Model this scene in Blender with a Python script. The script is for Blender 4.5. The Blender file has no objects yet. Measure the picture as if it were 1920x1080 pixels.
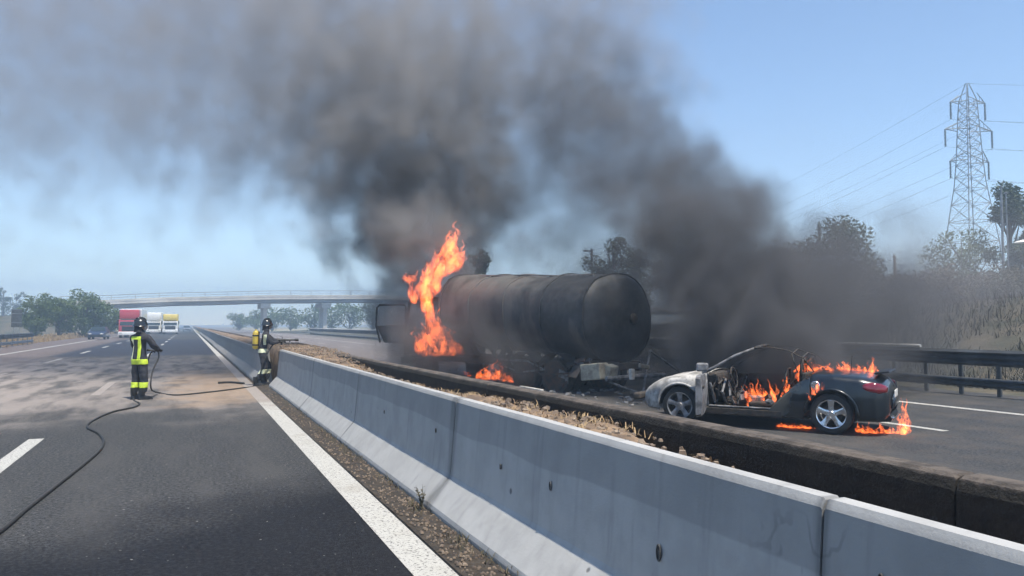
import bpy, bmesh, math, random
from mathutils import Vector, Matrix, noise as mnoise
R = math.radians
random.seed(7)
scene = bpy.context.scene
COL = scene.collection

# ------------------------------------------------------------------ camera, sky, sun, exposure
CAM_H = 1.70
YAW = math.atan(605 / 1400)           # the lens looks this far to the right of the road's run
PITCH = R(2.82)
cd = bpy.data.cameras.new('camera'); cam = bpy.data.objects.new('camera', cd); COL.objects.link(cam)
cam.location = (0, 0, CAM_H); cam.rotation_euler = (R(90) + PITCH, 0, -YAW)
cd.sensor_width = 36; cd.lens = 26.25; cd.clip_start = 0.05; cd.clip_end = 8000
scene.camera = cam

SUN_DIR = Vector((0.105, -0.35, 0.93)).normalized()
world = bpy.data.worlds.new('World'); scene.world = world; world.use_nodes = True
wt = world.node_tree; bg = wt.nodes['Background']
sky = wt.nodes.new('ShaderNodeTexSky'); sky.sky_type = 'NISHITA'; sky.sun_disc = False
sky.sun_elevation = math.asin(SUN_DIR.z); sky.sun_rotation = math.atan2(SUN_DIR.x, SUN_DIR.y)
sky.air_density = 1.0; sky.dust_density = 0.0; sky.ozone_density = 1.5; sky.altitude = 50
wt.links.new(sky.outputs[0], bg.inputs[0]); bg.inputs[1].default_value = 0.14
sl = bpy.data.lights.new('sun', 'SUN'); so = bpy.data.objects.new('sun', sl); COL.objects.link(so)
sl.energy = 5.0; sl.angle = R(0.53); sl.color = (1.0, 0.92, 0.79)
so.rotation_euler = SUN_DIR.to_track_quat('Z', 'Y').to_euler(); so.location = (20, -20, 60)
vs = scene.view_settings; vs.view_transform = 'Standard'; vs.look = 'None'; vs.exposure = 0.55; vs.gamma = 1.0
scene.render.engine = 'CYCLES'
cy = scene.cycles
cy.max_bounces = 6; cy.diffuse_bounces = 3; cy.glossy_bounces = 3; cy.transmission_bounces = 4
cy.transparent_max_bounces = 24; cy.volume_bounces = 0
cy.volume_step_rate = 3.0; cy.volume_max_steps = 256
cy.use_adaptive_sampling = True; cy.adaptive_threshold = 0.04; cy.adaptive_min_samples = 24
cy.use_denoising = True
cy.sample_clamp_indirect = 4.0

CY_, SY_ = math.cos(YAW), math.sin(YAW)
def cw(r, d, z=0.0):
    """metres to the right / ahead along the view line -> world"""
    return Vector((r * CY_ + d * SY_, -r * SY_ + d * CY_, z))

# ------------------------------------------------------------------ node + material helpers
def N(t, typ, **kw):
    n = t.nodes.new(typ)
    for k, v in kw.items(): setattr(n, k, v)
    return n
def LK(t, a, b): t.links.new(a, b)
def setin(t, sock, v):
    if hasattr(v, 'is_linked') or isinstance(v, bpy.types.NodeSocket): t.links.new(v, sock)
    else: sock.default_value = v
def M_(t, op, a, b=None, c=None, clamp=False):
    n = t.nodes.new('ShaderNodeMath'); n.operation = op; n.use_clamp = clamp
    setin(t, n.inputs[0], a)
    if b is not None: setin(t, n.inputs[1], b)
    if c is not None: setin(t, n.inputs[2], c)
    return n.outputs[0]
def V_(t, op, a, b=None, scale=None):
    n = t.nodes.new('ShaderNodeVectorMath'); n.operation = op
    setin(t, n.inputs[0], a)
    if b is not None: setin(t, n.inputs[1], b)
    if scale is not None: setin(t, n.inputs['Scale'], scale)
    return n.outputs['Value'] if op in ('DOT_PRODUCT', 'LENGTH', 'DISTANCE') else n.outputs[0]
def SS(t, v, lo, hi, o0=0.0, o1=1.0):
    n = t.nodes.new('ShaderNodeMapRange'); n.interpolation_type = 'SMOOTHSTEP'
    setin(t, n.inputs[0], v); n.inputs[1].default_value = lo; n.inputs[2].default_value = hi
    n.inputs[3].default_value = o0; n.inputs[4].default_value = o1
    return n.outputs[0]
def NZ(t, vec, scale, detail=3.0, rough=0.55, col=False):
    n = t.nodes.new('ShaderNodeTexNoise'); n.inputs['Scale'].default_value = scale
    n.inputs['Detail'].default_value = detail; n.inputs['Roughness'].default_value = rough
    if vec is not None: t.links.new(vec, n.inputs['Vector'])
    return n.outputs['Color'] if col else n.outputs[0]
def MIX(t, fac, a, b):
    n = t.nodes.new('ShaderNodeMix'); n.data_type = 'RGBA'
    setin(t, n.inputs[0], fac)
    for s, v in ((n.inputs[6], a), (n.inputs[7], b)):
        if isinstance(v, bpy.types.NodeSocket): t.links.new(v, s)
        else: s.default_value = (*v[:3], 1)
    return n.outputs[2]
def newmat(name):
    m = bpy.data.materials.new(name); m.use_nodes = True
    t = m.node_tree; return m, t, t.nodes['Principled BSDF']
def bump(t, b, h, strength=0.3, dist=0.02):
    n = t.nodes.new('ShaderNodeBump'); n.inputs['Strength'].default_value = strength; n.inputs['Distance'].default_value = dist
    t.links.new(h, n.inputs['Height']); t.links.new(n.outputs[0], b.inputs['Normal'])
def OBJ(t): return t.nodes.new('ShaderNodeTexCoord').outputs['Object']
def POS(t): return t.nodes.new('ShaderNodeNewGeometry').outputs['Position']
def mat(name, a, b=None, rough=0.7, metal=0.0, scale=6.0, detail=4, lo=0.35, hi=0.65, bmp=0.2, bdist=0.01, coat=0.0, rough2=None):
    """two colours mottled by noise, with the same noise as fine relief"""
    m, t, p = newmat(name)
    o = OBJ(t); n = NZ(t, o, scale, detail)
    f = SS(t, n, lo, hi)
    if b is None: b = tuple(c * 0.75 for c in a)
    LK(t, MIX(t, f, a, b), p.inputs['Base Color'])
    if rough2 is None: p.inputs['Roughness'].default_value = rough
    else: LK(t, M_(t, 'MULTIPLY_ADD', f, rough2 - rough, rough), p.inputs['Roughness'])
    p.inputs['Metallic'].default_value = metal
    if coat: p.inputs['Coat Weight'].default_value = coat; p.inputs['Coat Roughness'].default_value = 0.05
    if bmp: bump(t, p, NZ(t, o, scale * 4, 3), bmp, bdist)
    return m

# ------------------------------------------------------------------ mesh helpers
class MB:
    def __init__(s): s.v = []; s.f = []
    def add(s, vs_, fs):
        o = len(s.v); s.v += [tuple(v) for v in vs_]; s.f += [tuple(i + o for i in f) for f in fs]; return s
    def box(s, c, d, rot=None, taper=None):
        hx, hy, hz = d[0] / 2, d[1] / 2, d[2] / 2
        vs_ = [Vector((x * hx, y * hy, z * hz)) for z in (-1, 1) for y in (-1, 1) for x in (-1, 1)]
        if taper:
            for v in vs_[4:]: v.x *= taper[0]; v.y *= taper[1]
        if rot is not None: vs_ = [rot @ v for v in vs_]
        c = Vector(c)
        return s.add([v + c for v in vs_], [(0, 2, 3, 1), (4, 5, 7, 6), (0, 1, 5, 4), (2, 6, 7, 3), (0, 4, 6, 2), (1, 3, 7, 5)])
    def bbox(s, c, d, bev=0.02, rot=None):
        """box with chamfered edges"""
        bm = bmesh.new(); bmesh.ops.create_cube(bm, size=1)
        for v in bm.verts: v.co = Vector((v.co.x * d[0], v.co.y * d[1], v.co.z * d[2]))
        bmesh.ops.bevel(bm, geom=bm.edges[:], offset=bev, segments=2, profile=0.5, affect='EDGES')
        if rot is not None:
            for v in bm.verts: v.co = rot @ v.co
        c = Vector(c); bm.verts.index_update()
        s.add([v.co + c for v in bm.verts], [[v.index for v in f.verts] for f in bm.faces]); bm.free(); return s
    def tube(s, pts, rad, n=8, cap=True, flat=1.0):
        pts = [Vector(p) for p in pts]
        if not hasattr(rad, '__len__'): rad = [rad] * len(pts)
        up = Vector((0, 0, 1)); rings = []; prev = None
        for i, p in enumerate(pts):
            a = pts[max(i - 1, 0)]; b = pts[min(i + 1, len(pts) - 1)]
            d = (b - a); d = d.normalized() if d.length > 1e-9 else Vector((0, 0, 1))
            if prev is None:
                u = d.cross(up)
                if u.length < 0.05: u = d.cross(Vector((0, 1, 0)))
            else: u = prev - d * prev.dot(d)
            u.normalize(); prev = u; w = u.cross(d)
            rings.append([p + (u * math.cos(2 * math.pi * k / n) + w * flat * math.sin(2 * math.pi * k / n)) * rad[i] for k in range(n)])
        vs_ = [v for r_ in rings for v in r_]; fs = []
        for i in range(len(pts) - 1):
            for k in range(n):
                fs.append((i * n + k, i * n + (k + 1) % n, (i + 1) * n + (k + 1) % n, (i + 1) * n + k))
        if cap: fs += [tuple(range(n))[::-1], tuple(range((len(pts) - 1) * n, len(pts) * n))]
        return s.add(vs_, fs)
    def rings(s, rs, cap0=True, cap1=True, closed=True):
        n = len(rs[0]); vs_ = [v for r_ in rs for v in r_]; fs = []
        for i in range(len(rs) - 1):
            for k in range(n if closed else n - 1):
                fs.append((i * n + k, i * n + (k + 1) % n, (i + 1) * n + (k + 1) % n, (i + 1) * n + k))
        if cap0: fs.append(tuple(range(n))[::-1])
        if cap1: fs.append(tuple(range((len(rs) - 1) * n, len(rs) * n)))
        return s.add(vs_, fs)
    def lathe(s, prof, n=24, axis='Z', c=(0, 0, 0), caps=True):
        """profile of (radius, height) turned round an axis"""
        rs = []
        for r_, h in prof:
            ring = []
            for k in range(n):
                a = 2 * math.pi * k / n; x, y = r_ * math.cos(a), r_ * math.sin(a)
                p = {'Z': (x, y, h), 'Y': (x, h, y), 'X': (h, x, y)}[axis]
                ring.append(Vector(p) + Vector(c))
            rs.append(ring)
        return s.rings(rs, caps, caps)
    def xf(s, mtx):
        s.v = [tuple(mtx @ Vector(v)) for v in s.v]; return s
    def build(s, name, m, parent=None, smooth=False, loc=None):
        me = bpy.data.meshes.new(name); me.from_pydata(s.v, [], s.f); me.validate(); me.update()
        bm = bmesh.new(); bm.from_mesh(me)
        bmesh.ops.recalc_face_normals(bm, faces=bm.faces[:]); bm.to_mesh(me); bm.free()
        if m is not None: me.materials.append(m)
        if smooth:
            me.polygons.foreach_set('use_smooth', [True] * len(me.polygons))
            if smooth != 'all': me.set_sharp_from_angle(angle=R(smooth if smooth is not True else 38))
        o = bpy.data.objects.new(name, me); COL.objects.link(o)
        if parent is not None: o.parent = parent
        if loc is not None: o.location = loc
        return o
def tag(o, label=None, cat=None, group=None, kind=None):
    for k, v in (('label', label), ('category', cat), ('group', group), ('kind', kind)):
        if v: o[k] = v
    return o
def empty(name, loc=(0, 0, 0), rz=0.0, **kw):
    o = bpy.data.objects.new(name, None); COL.objects.link(o); o.location = loc; o.rotation_euler = (0, 0, rz)
    o.empty_display_size = 0.2
    return tag(o, **kw)
def copy_tree(o, parent=None):
    c = o.copy(); COL.objects.link(c); c.parent = parent
    for ch in list(o.children): copy_tree(ch, c)
    return c
def interp(x, tab):
    if x <= tab[0][0]: return tab[0][1]
    for (x0, y0), (x1, y1) in zip(tab, tab[1:]):
        if x <= x1:
            t = (x - x0) / (x1 - x0); t2 = t * t * (3 - 2 * t)
            t = 0.5 * t + 0.5 * t2
            return y0 + (y1 - y0) * t
    return tab[-1][1]
def sheet(name, x0, x1, y0, y1, z, m, parent=None, ny=1):
    b = MB(); ys = [y0 + (y1 - y0) * i / ny for i in range(ny + 1)]
    b.add([(x, y, z) for y in ys for x in (x0, x1)], [(2 * i, 2 * i + 1, 2 * i + 3, 2 * i + 2) for i in range(ny)])
    return b.build(name, m, parent)
def fb(x, y, z=0.0, o=4): return mnoise.fractal(Vector((x, y, z)), 1.0, 2.0, o)

# ------------------------------------------------------------------ materials of the setting
def asphalt(name, near):
    m, t, p = newmat(name); P = POS(t)
    sx = t.nodes.new('ShaderNodeSeparateXYZ'); LK(t, P, sx.inputs[0]); X, Y = sx.outputs[0], sx.outputs[1]
    fine = NZ(t, P, 70, 2, 0.7); mid = NZ(t, P, 1.3, 5, 0.6); mp = t.nodes.new('ShaderNodeMapping'); LK(t, P, mp.inputs[0]); mp.inputs['Scale'].default_value = (1.7, 0.34, 1)
    streak = NZ(t, mp.outputs[0], 1.0, 5, 0.6)
    grain = NZ(t, P, 26, 3, 0.75)
    c = MIX(t, SS(t, M_(t, 'MULTIPLY_ADD', grain, .6, M_(t, 'MULTIPLY', fine, .4)), 0.40, 0.60), (0.014, 0.015, 0.017), (0.078, 0.079, 0.081))
    c = MIX(t, SS(t, streak, 0.44, 0.66, 0, 0.6), c, (0.066, 0.065, 0.065))
    dist = NZ(t, P, 0.55, 5, 0.6)
    if near:
        # ash, dust and dried foam washed over the lanes ahead, thick towards the slow lanes
        yb = M_(t, 'ADD', Y, M_(t, 'MULTIPLY', M_(t, 'SUBTRACT', dist, 0.5), 9.0))
        xb = M_(t, 'ADD', X, M_(t, 'MULTIPLY', M_(t, 'SUBTRACT', mid, 0.5), 3.0))
        band = M_(t, 'MULTIPLY', SS(t, yb, 13.5, 19.5), SS(t, yb, 32.0, 50.0, 1, 0))
        slow = SS(t, xb, -8.0, 0.5, 1.0, 0.6)
        msk = M_(t, 'MULTIPLY', M_(t, 'MULTIPLY', band, slow), SS(t, streak, 0.32, 0.60, 0.15, 1.0))
        c = MIX(t, M_(t, 'MULTIPLY', msk, 0.88), c, (0.33, 0.29, 0.265))
        far = SS(t, xb, -8.5, -4.5, 1, 0)
        c = MIX(t, M_(t, 'MULTIPLY', far, 0.55), c, (0.19, 0.15, 0.14))
        # sandy spill by the barrier
        sp = M_(t, 'MULTIPLY', SS(t, xb, -0.9, 0.4), M_(t, 'MULTIPLY', SS(t, yb, 16.4, 19.0), SS(t, yb, 27.0, 33.0, 1, 0)))
        c = MIX(t, M_(t, 'MULTIPLY', sp, M_(t, 'MULTIPLY_ADD', mid, 0.7, 0.35)), c, (0.29, 0.215, 0.155))
        # band of smoke shadow further on, painted as a dark bluish tone
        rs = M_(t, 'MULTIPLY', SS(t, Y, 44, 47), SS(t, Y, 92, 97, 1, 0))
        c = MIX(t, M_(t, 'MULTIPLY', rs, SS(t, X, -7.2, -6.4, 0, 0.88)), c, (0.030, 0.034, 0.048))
        # smoke shadow over the near lane, painted into the asphalt colour
        shade_run = M_(t, 'ADD', M_(t, 'MULTIPLY_ADD', X, -0.6, Y), M_(t, 'MULTIPLY', M_(t, 'SUBTRACT', dist, 0.5), 3.4))
        near_shade = SS(t, shade_run, 6.3, 8.6, 1, 0)
        c = MIX(t, M_(t, 'MULTIPLY', near_shade, 0.88), c, MIX(t, SS(t, grain, .45, .65), (0.004, 0.0045, 0.007), (0.016, 0.017, 0.021)))
        # worn bright specks of grit
        g = NZ(t, P, 24, 1, 0.5)
        c = MIX(t, SS(t, g, 0.735, 0.78, 0, 0.6), c, (0.30, 0.29, 0.27))
        rg = M_(t, 'MULTIPLY_ADD', near_shade, -0.12, 0.86)
    else:
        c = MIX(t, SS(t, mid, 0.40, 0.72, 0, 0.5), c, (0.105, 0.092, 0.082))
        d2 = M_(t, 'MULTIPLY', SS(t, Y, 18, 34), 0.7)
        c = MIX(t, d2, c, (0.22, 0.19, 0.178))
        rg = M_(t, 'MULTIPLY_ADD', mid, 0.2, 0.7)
    LK(t, c, p.inputs['Base Color']); LK(t, rg, p.inputs['Roughness'])
    p.inputs['Specular IOR Level'].default_value = 0.16
    bump(t, p, M_(t, 'ADD', fine, M_(t, 'MULTIPLY', mid, 0.4)), 0.5, 0.008)
    return m
def paint_mat():
    m, t, p = newmat('road_paint'); P = POS(t)
    n = NZ(t, P, 38, 3, 0.7); big = NZ(t, P, 1.1, 4)
    c = MIX(t, SS(t, n, 0.52, 0.64), (0.42, 0.415, 0.39), (0.13, 0.128, 0.122))
    c = MIX(t, SS(t, big, 0.48, 0.70, 0, 0.55), c, (0.27, 0.25, 0.215))
    sx = t.nodes.new('ShaderNodeSeparateXYZ'); LK(t, P, sx.inputs[0])
    yy = M_(t, 'MULTIPLY_ADD', big, 9.0, sx.outputs[1])
    du = M_(t, 'MULTIPLY', M_(t, 'MULTIPLY', SS(t, yy, 19.5, 23.0), SS(t, yy, 40.0, 52.0, 1, 0)), SS(t, n, .3, .6, .6, .95))
    c = MIX(t, M_(t, 'MULTIPLY', du, SS(t, sx.outputs[0], 3.0, 3.6, 1, 0)), c, (0.235, 0.20, 0.178))
    LK(t, c, p.inputs['Base Color']); p.inputs['Roughness'].default_value = 0.75
    bump(t, p, n, 0.3, 0.005); return m
def concrete_mat():
    m, t, p = newmat('precast_concrete'); P = POS(t)
    oi = t.nodes.new('ShaderNodeObjectInfo').outputs['Random']
    sx = t.nodes.new('ShaderNodeSeparateXYZ'); LK(t, P, sx.inputs[0]); Y, Z = sx.outputs[1], sx.outputs[2]
    mp = t.nodes.new('ShaderNodeMapping'); LK(t, P, mp.inputs[0]); mp.inputs['Scale'].default_value = (6, 9, 0.55)
    run = NZ(t, mp.outputs[0], 1.0, 5, 0.65)
    mp2 = t.nodes.new('ShaderNodeMapping'); LK(t, P, mp2.inputs[0]); mp2.inputs['Scale'].default_value = (2, 2.4, 0.3)
    run2 = NZ(t, mp2.outputs[0], 1.0, 3, 0.5)
    mot = NZ(t, P, 3.2, 6, 0.62); fine = NZ(t, P, 55, 3, 0.7); wav = NZ(t, P, 0.5, 2)
    c = MIX(t, SS(t, mot, 0.35, 0.68), (0.37, 0.37, 0.365), (0.31, 0.31, 0.306))
    c = MIX(t, SS(t, run, 0.52, 0.72, 0, 0.40), c, (0.20, 0.20, 0.20))
    c = MIX(t, SS(t, run2, 0.55, 0.7, 0, 0.25), c, (0.45, 0.45, 0.44))
    # damp tide mark along the upper third
    edge = M_(t, 'ADD', Z, M_(t, 'MULTIPLY', M_(t, 'SUBTRACT', wav, 0.5), 0.22))
    c = MIX(t, M_(t, 'MULTIPLY', M_(t, 'MULTIPLY', SS(t, edge, 0.735, 0.755), SS(t, Z, 0.985, 1.01, 1, 0)), 0.36), c, (0.15, 0.157, 0.16))
    # scattered dark pock marks
    v = t.nodes.new('ShaderNodeTexVoronoi'); v.inputs['Scale'].default_value = 2.3; LK(t, P, v.inputs['Vector'])
    pk = SS(t, M_(t, 'ADD', v.outputs['Distance'], M_(t, 'MULTIPLY', mot, 0.06)), 0.055, 0.085, 1, 0)
    c = MIX(t, M_(t, 'MULTIPLY', pk, 0.75), c, (0.06, 0.06, 0.06))
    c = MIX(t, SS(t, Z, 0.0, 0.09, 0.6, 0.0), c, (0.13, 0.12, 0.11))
    c = MIX(t, SS(t, Y, 19.0, 27.0, 0.0, 0.55), c, (0.13, 0.117, 0.11))
    for jy, w_ in ((2.23, .05), (6.6, .16), (10.9, .06), (15.2, .08)):
        q = M_(t, 'ADD', M_(t, 'ABSOLUTE', M_(t, 'SUBTRACT', Y, jy)), M_(t, 'MULTIPLY', M_(t, 'SUBTRACT', run, .5), w_ * 2.2))
        c = MIX(t, SS(t, q, 0.0, w_, .62, 0), c, (0.085, 0.087, 0.09))
    sc = NZ(t, P, 3.4, 3, .5)
    ridge = SS(t, M_(t, 'ABSOLUTE', M_(t, 'SUBTRACT', sc, .5)), .012, .030, 1, 0)
    loc = M_(t, 'MULTIPLY', SS(t, M_(t, 'ABSOLUTE', M_(t, 'SUBTRACT', Y, 2.3)), .15, .42, 1, 0), SS(t, M_(t, 'ABSOLUTE', M_(t, 'SUBTRACT', Z, .78)), .08, .2, 1, 0))
    c = MIX(t, M_(t, 'MULTIPLY', M_(t, 'MULTIPLY', ridge, loc), .28), c, (.07, .07, .07))
    k = M_(t, 'MULTIPLY_ADD', oi, 0.14, 0.93)
    hs = t.nodes.new('ShaderNodeHueSaturation'); LK(t, k, hs.inputs['Value']); LK(t, c, hs.inputs['Color'])
    LK(t, hs.outputs[0], p.inputs['Base Color']); p.inputs['Roughness'].default_value = 0.85
    bump(t, p, M_(t, 'ADD', fine, M_(t, 'MULTIPLY', pk, -1.2)), 0.35, 0.006); return m
def old_concrete_mat():
    m, t, p = newmat('weathered_concrete'); P = POS(t)
    sx = t.nodes.new('ShaderNodeSeparateXYZ'); LK(t, P, sx.inputs[0]); Z = sx.outputs[2]
    mp = t.nodes.new('ShaderNodeMapping'); LK(t, P, mp.inputs[0]); mp.inputs['Scale'].default_value = (5, 6, 1.1)
    run = NZ(t, mp.outputs[0], 1.0, 5, 0.65); mot = NZ(t, P, 5, 6, 0.65); fine = NZ(t, P, 40, 3, 0.7)
    c = MIX(t, SS(t, mot, 0.35, 0.66), (0.022, 0.019, 0.015), (0.009, 0.009, 0.008))
    c = MIX(t, SS(t, run, 0.55, 0.75, 0, 0.5), c, (0.045, 0.038, 0.027))
    e = M_(t, 'ADD', Z, M_(t, 'MULTIPLY', M_(t, 'SUBTRACT', run, 0.5), 0.05))
    c = MIX(t, SS(t, e, 0.965, 0.985), c, MIX(t, SS(t, mot, 0.4, 0.62), (0.115, 0.095, 0.08), (0.05, 0.042, 0.036)))  # colour carries the sunlit top and shaded face, besides the mould
    LK(t, c, p.inputs['Base Color']); p.inputs['Roughness'].default_value = 0.95
    bump(t, p, M_(t, 'ADD', fine, mot), 0.7, 0.015); return m
def ground_mat():
    m, t, p = newmat('dry_ground'); P = POS(t)
    a = NZ(t, P, 0.05, 5); b = NZ(t, P, 2.0, 5, 0.65)
    c = MIX(t, SS(t, a, 0.40, 0.6), (0.30, 0.235, 0.13), (0.16, 0.16, 0.075))
    c = MIX(t, SS(t, b, 0.35, 0.7, 0, 0.5), c, (0.36, 0.30, 0.18))
    LK(t, c, p.inputs['Base Color']); p.inputs['Roughness'].default_value = 0.95; bump(t, p, b, 0.6, 0.08); return m
M = {}
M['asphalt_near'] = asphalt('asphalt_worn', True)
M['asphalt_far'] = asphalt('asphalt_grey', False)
M['paint'] = paint_mat()
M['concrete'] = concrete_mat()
M['old_concrete'] = old_concrete_mat()
M['socket'] = mat('dark_socket', (.035, .035, .035), (.08, .08, .08), .8, scale=30)
M['ground'] = ground_mat()
M['soil'] = mat('sandy_soil', (0.26, 0.18, 0.115), (0.12, 0.085, 0.06), 0.95, scale=5, bmp=0.9, bdist=0.04)
M['grit'] = mat('gutter_grit', (0.055, 0.043, 0.032), (0.026, 0.021, 0.017), 0.95, scale=9, bmp=0.9, bdist=0.02)
M['straw'] = mat('dry_straw', (0.40, 0.29, 0.16), (0.22, 0.15, 0.085), 0.9, scale=3, bmp=0)
M['stone'] = mat('pale_stone', (0.27, 0.21, 0.155), (0.12, 0.09, 0.07), 0.9, scale=8)
M['weed'] = mat('dusty_weed', (0.10, 0.085, 0.05), (0.06, 0.055, 0.035), 0.9, scale=6, bmp=0)
M['galv'] = mat('galvanised_steel', (0.30, 0.31, 0.32), (0.20, 0.21, 0.22), 0.45, 0.85, scale=3, bmp=0.1, rough2=0.6)
M['galv_dark'] = mat('dark_galvanised_steel', (0.085, 0.095, 0.105), (0.05, 0.055, 0.062), 0.5, 0.4, scale=2, bmp=0.1, rough2=0.65)  # darker grey tone of the galvanised steel
M['pale_metal'] = mat('pale_painted_metal', (0.75, 0.73, 0.70), (0.62, 0.60, 0.57), 0.4, 0.0, scale=3, bmp=0.05)
M['embank'] = mat('scrub_earth', (0.095, 0.08, 0.055), (0.045, 0.048, 0.03), 0.95, scale=0.6, bmp=0.8, bdist=0.1)

# ------------------------------------------------------------------ the setting
sheet_g = sheet('ground', -3000, 3000, -800, 6000, -0.09, M['ground']); tag(sheet_g, kind='structure')
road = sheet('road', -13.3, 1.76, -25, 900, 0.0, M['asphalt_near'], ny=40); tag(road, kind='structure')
gut = MB(); gy = [-6 + 0.12 * i for i in range(600)]
rows = []
for y in gy:
    rows.append([(x, y, 0.004 + 0.012 * max(0, fb(x * 6, y * 3)) + (0.03 * (x - 1.73) / 0.33) * (0.6 + 0.5 * fb(x, y * 1.3))) for x in (1.73, 1.79, 1.87, 1.95, 2.06)])
gut.rings(rows, False, False, closed=False)
tag(gut.build('gutter_path', M['grit'], smooth='all'), kind='structure')
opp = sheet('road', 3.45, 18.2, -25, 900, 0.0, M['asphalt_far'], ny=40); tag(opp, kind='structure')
def marks(parent, x, w, y0, y1, dash=None):
    if dash is None:
        sheet('edge_line', x - w / 2, x + w / 2, y0, y1, 0.004, M['paint'], parent, ny=30)
    else:
        on, per, off = dash; y = off
        while y < y1:
            if y + on > y0: sheet('lane_dash', x - w / 2, x + w / 2, y, y + on, 0.004, M['paint'], parent)
            y += per
marks(road, 1.57, 0.28, -20, 560); marks(road, -9.75, 0.24, -20, 560)
marks(road, -2.05, 0.20, -4, 320, (4.5, 12.0, 8.6 - 12)); marks(road, -5.85, 0.17, -4, 320, (4.5, 12.0, 3.0))
marks(opp, 4.35, 0.22, -20, 560); marks(opp, 14.5, 0.22, -20, 560)
marks(opp, 7.75, 0.16, 0, 200, (3.2, 12.0, 1.0)); marks(opp, 11.15, 0.16, 0, 200, (3.2, 12.0, 8.3 - 12))

# fill of the median between the two walls
def med_h(y):
    return interp(y, [(-10, 0.66), (2.6, 0.70), (4.2, 0.80), (5.2, 0.89), (7.5, 0.89), (9.5, 0.80), (13, 0.79), (16, 0.92), (19, 1.05), (26, 1.06), (40, 0.98), (90, 0.95)])
rows = []; my = [-8 + 0.14 * i for i in range(400)] + [48 + 2.0 * i for i in range(220)]
for y in my:
    row = [(2.37, y, -.05)]
    for k in range(9):
        x = 2.36 + 0.98 * k / 8 + (0 if y < 23.5 else -0.02)
        h = med_h(y) + 0.05 * fb(x * 2.2, y * 1.6) + 0.03 * fb(x * 7, y * 6) - 0.05 * (k > 6)
        if k in (0, 8): h -= 0.10
        row.append((x, y, h))
    rows.append(row)
tag(MB().rings(rows, False, False, closed=False).build('median_ground', M['soil'], smooth='all'), kind='structure')

# rising scrub bank beyond the far carriageway
def bank_z(X, Y):
    s = max(0.0, min(1.0, (X - 19.2) / 14.0)); s = s * s * (3 - 2 * s)
    grow = interp(Y, [(-20, 3.4), (12, 3.4), (24, 2.9), (45, 1.7), (80, 0.9), (160, 0.3)])
    return -0.06 + s * grow + 0.30 * s * fb(X * 0.12, Y * 0.12)
rows = []
for i in range(90):
    Y = -20 + 2.6 * i
    rows.append([(18.15 + 2.2 * k, Y, bank_z(18.15 + 2.2 * k, Y)) for k in range(40)])
tag(MB().rings(rows, False, False, closed=False).build('terrain', M['embank'], smooth='all'), kind='structure')

# ------------------------------------------------------------------ median walls: each precast length is a thing
def barrier(name, x, y0, y1, prof, m, label, cat, group, bev=0.006, slots=True):
    """prof = list of (across, height) round the section, extruded along the road with broken-edged ends"""
    n = max(2, int((y1 - y0) / 0.5)); rs = []
    g = 0.016
    for i in range(n + 1):
        y = y0 + g + (y1 - y0 - 2 * g) * i / n
        ring = []
        for (a, z) in prof:
            ring.append(Vector((a + 0.004 * fb(a * 3, y * 0.8, z * 3), y, z + (0.004 * fb(y * 1.1, a * 4, 3.3) if z > 0.2 else 0))))
        rs.append(ring)
    e0 = [Vector((sum(p.x for p in rs[0]) / len(rs[0]) + (p.x - sum(q.x for q in rs[0]) / len(rs[0])) * 0.97, p.y - 0.010, p.z * 0.992)) for p in rs[0]]
    e1 = [Vector((p.x, p.y + 0.010, p.z * 0.992)) for p in rs[-1]]
    mb = MB().rings([e0] + rs + [e1])
    o = mb.build(name, m, smooth=11)
    me = o.data; dx = Vector((x, y0, 0))
    me.transform(Matrix.Translation((0, -y0, 0))); o.location = dx
    tag(o, label, cat, group); return o
NJ = [(0.0, 0.0), (0.0, 0.05), (0.012, 0.085), (0.200, 0.300), (0.212, 0.325), (0.268, 0.985), (0.288, 1.022), (0.362, 1.022), (0.380, 1.0), (0.45, 0.3), (0.52, 0.0)]
y_j = [-2.1, 2.23, 6.6, 10.9, 15.2, 21.3]
nj_labels = ['concrete barrier length in the bottom corner, ending at the scuffed joint',
             'long concrete barrier length with a dark oval hole, between the two clear joints',
             'concrete barrier length just beyond the stained joint, with a weed at its near foot',
             'middle concrete barrier length, third beyond the scuffed joint',
             'concrete barrier length ending right beside the firefighter with the yellow cylinder']
for i in range(0, 5):
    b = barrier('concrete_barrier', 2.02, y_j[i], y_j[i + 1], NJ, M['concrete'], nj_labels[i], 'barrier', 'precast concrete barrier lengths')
    for (hy, hz_, hs) in ((3.28, .53, 1.0), (4.55, .62, .7), (5.42, .60, .5), (7.10, .66, .5), (1.95, .80, .5), (9.2, .62, .5)):
        if y_j[i] < hy < y_j[i + 1]:
            fx = 0.197 + (hz_ - .315) * .097
            cup = MB().rings([[Vector((fx - q, hy - y_j[i] + .016 * hs * w * math.cos(a), hz_ + .036 * hs * w * math.sin(a))) for a in [2 * math.pi * k_ / 14 for k_ in range(14)]] for q, w in ((-.004, 1.25), (.005, 1.2), (.005, .95), (-.002, .85))], cap0=False)
            cup.build('lifting_socket', M['socket'], b, smooth=30)
y = 22.55; k = 0
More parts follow.
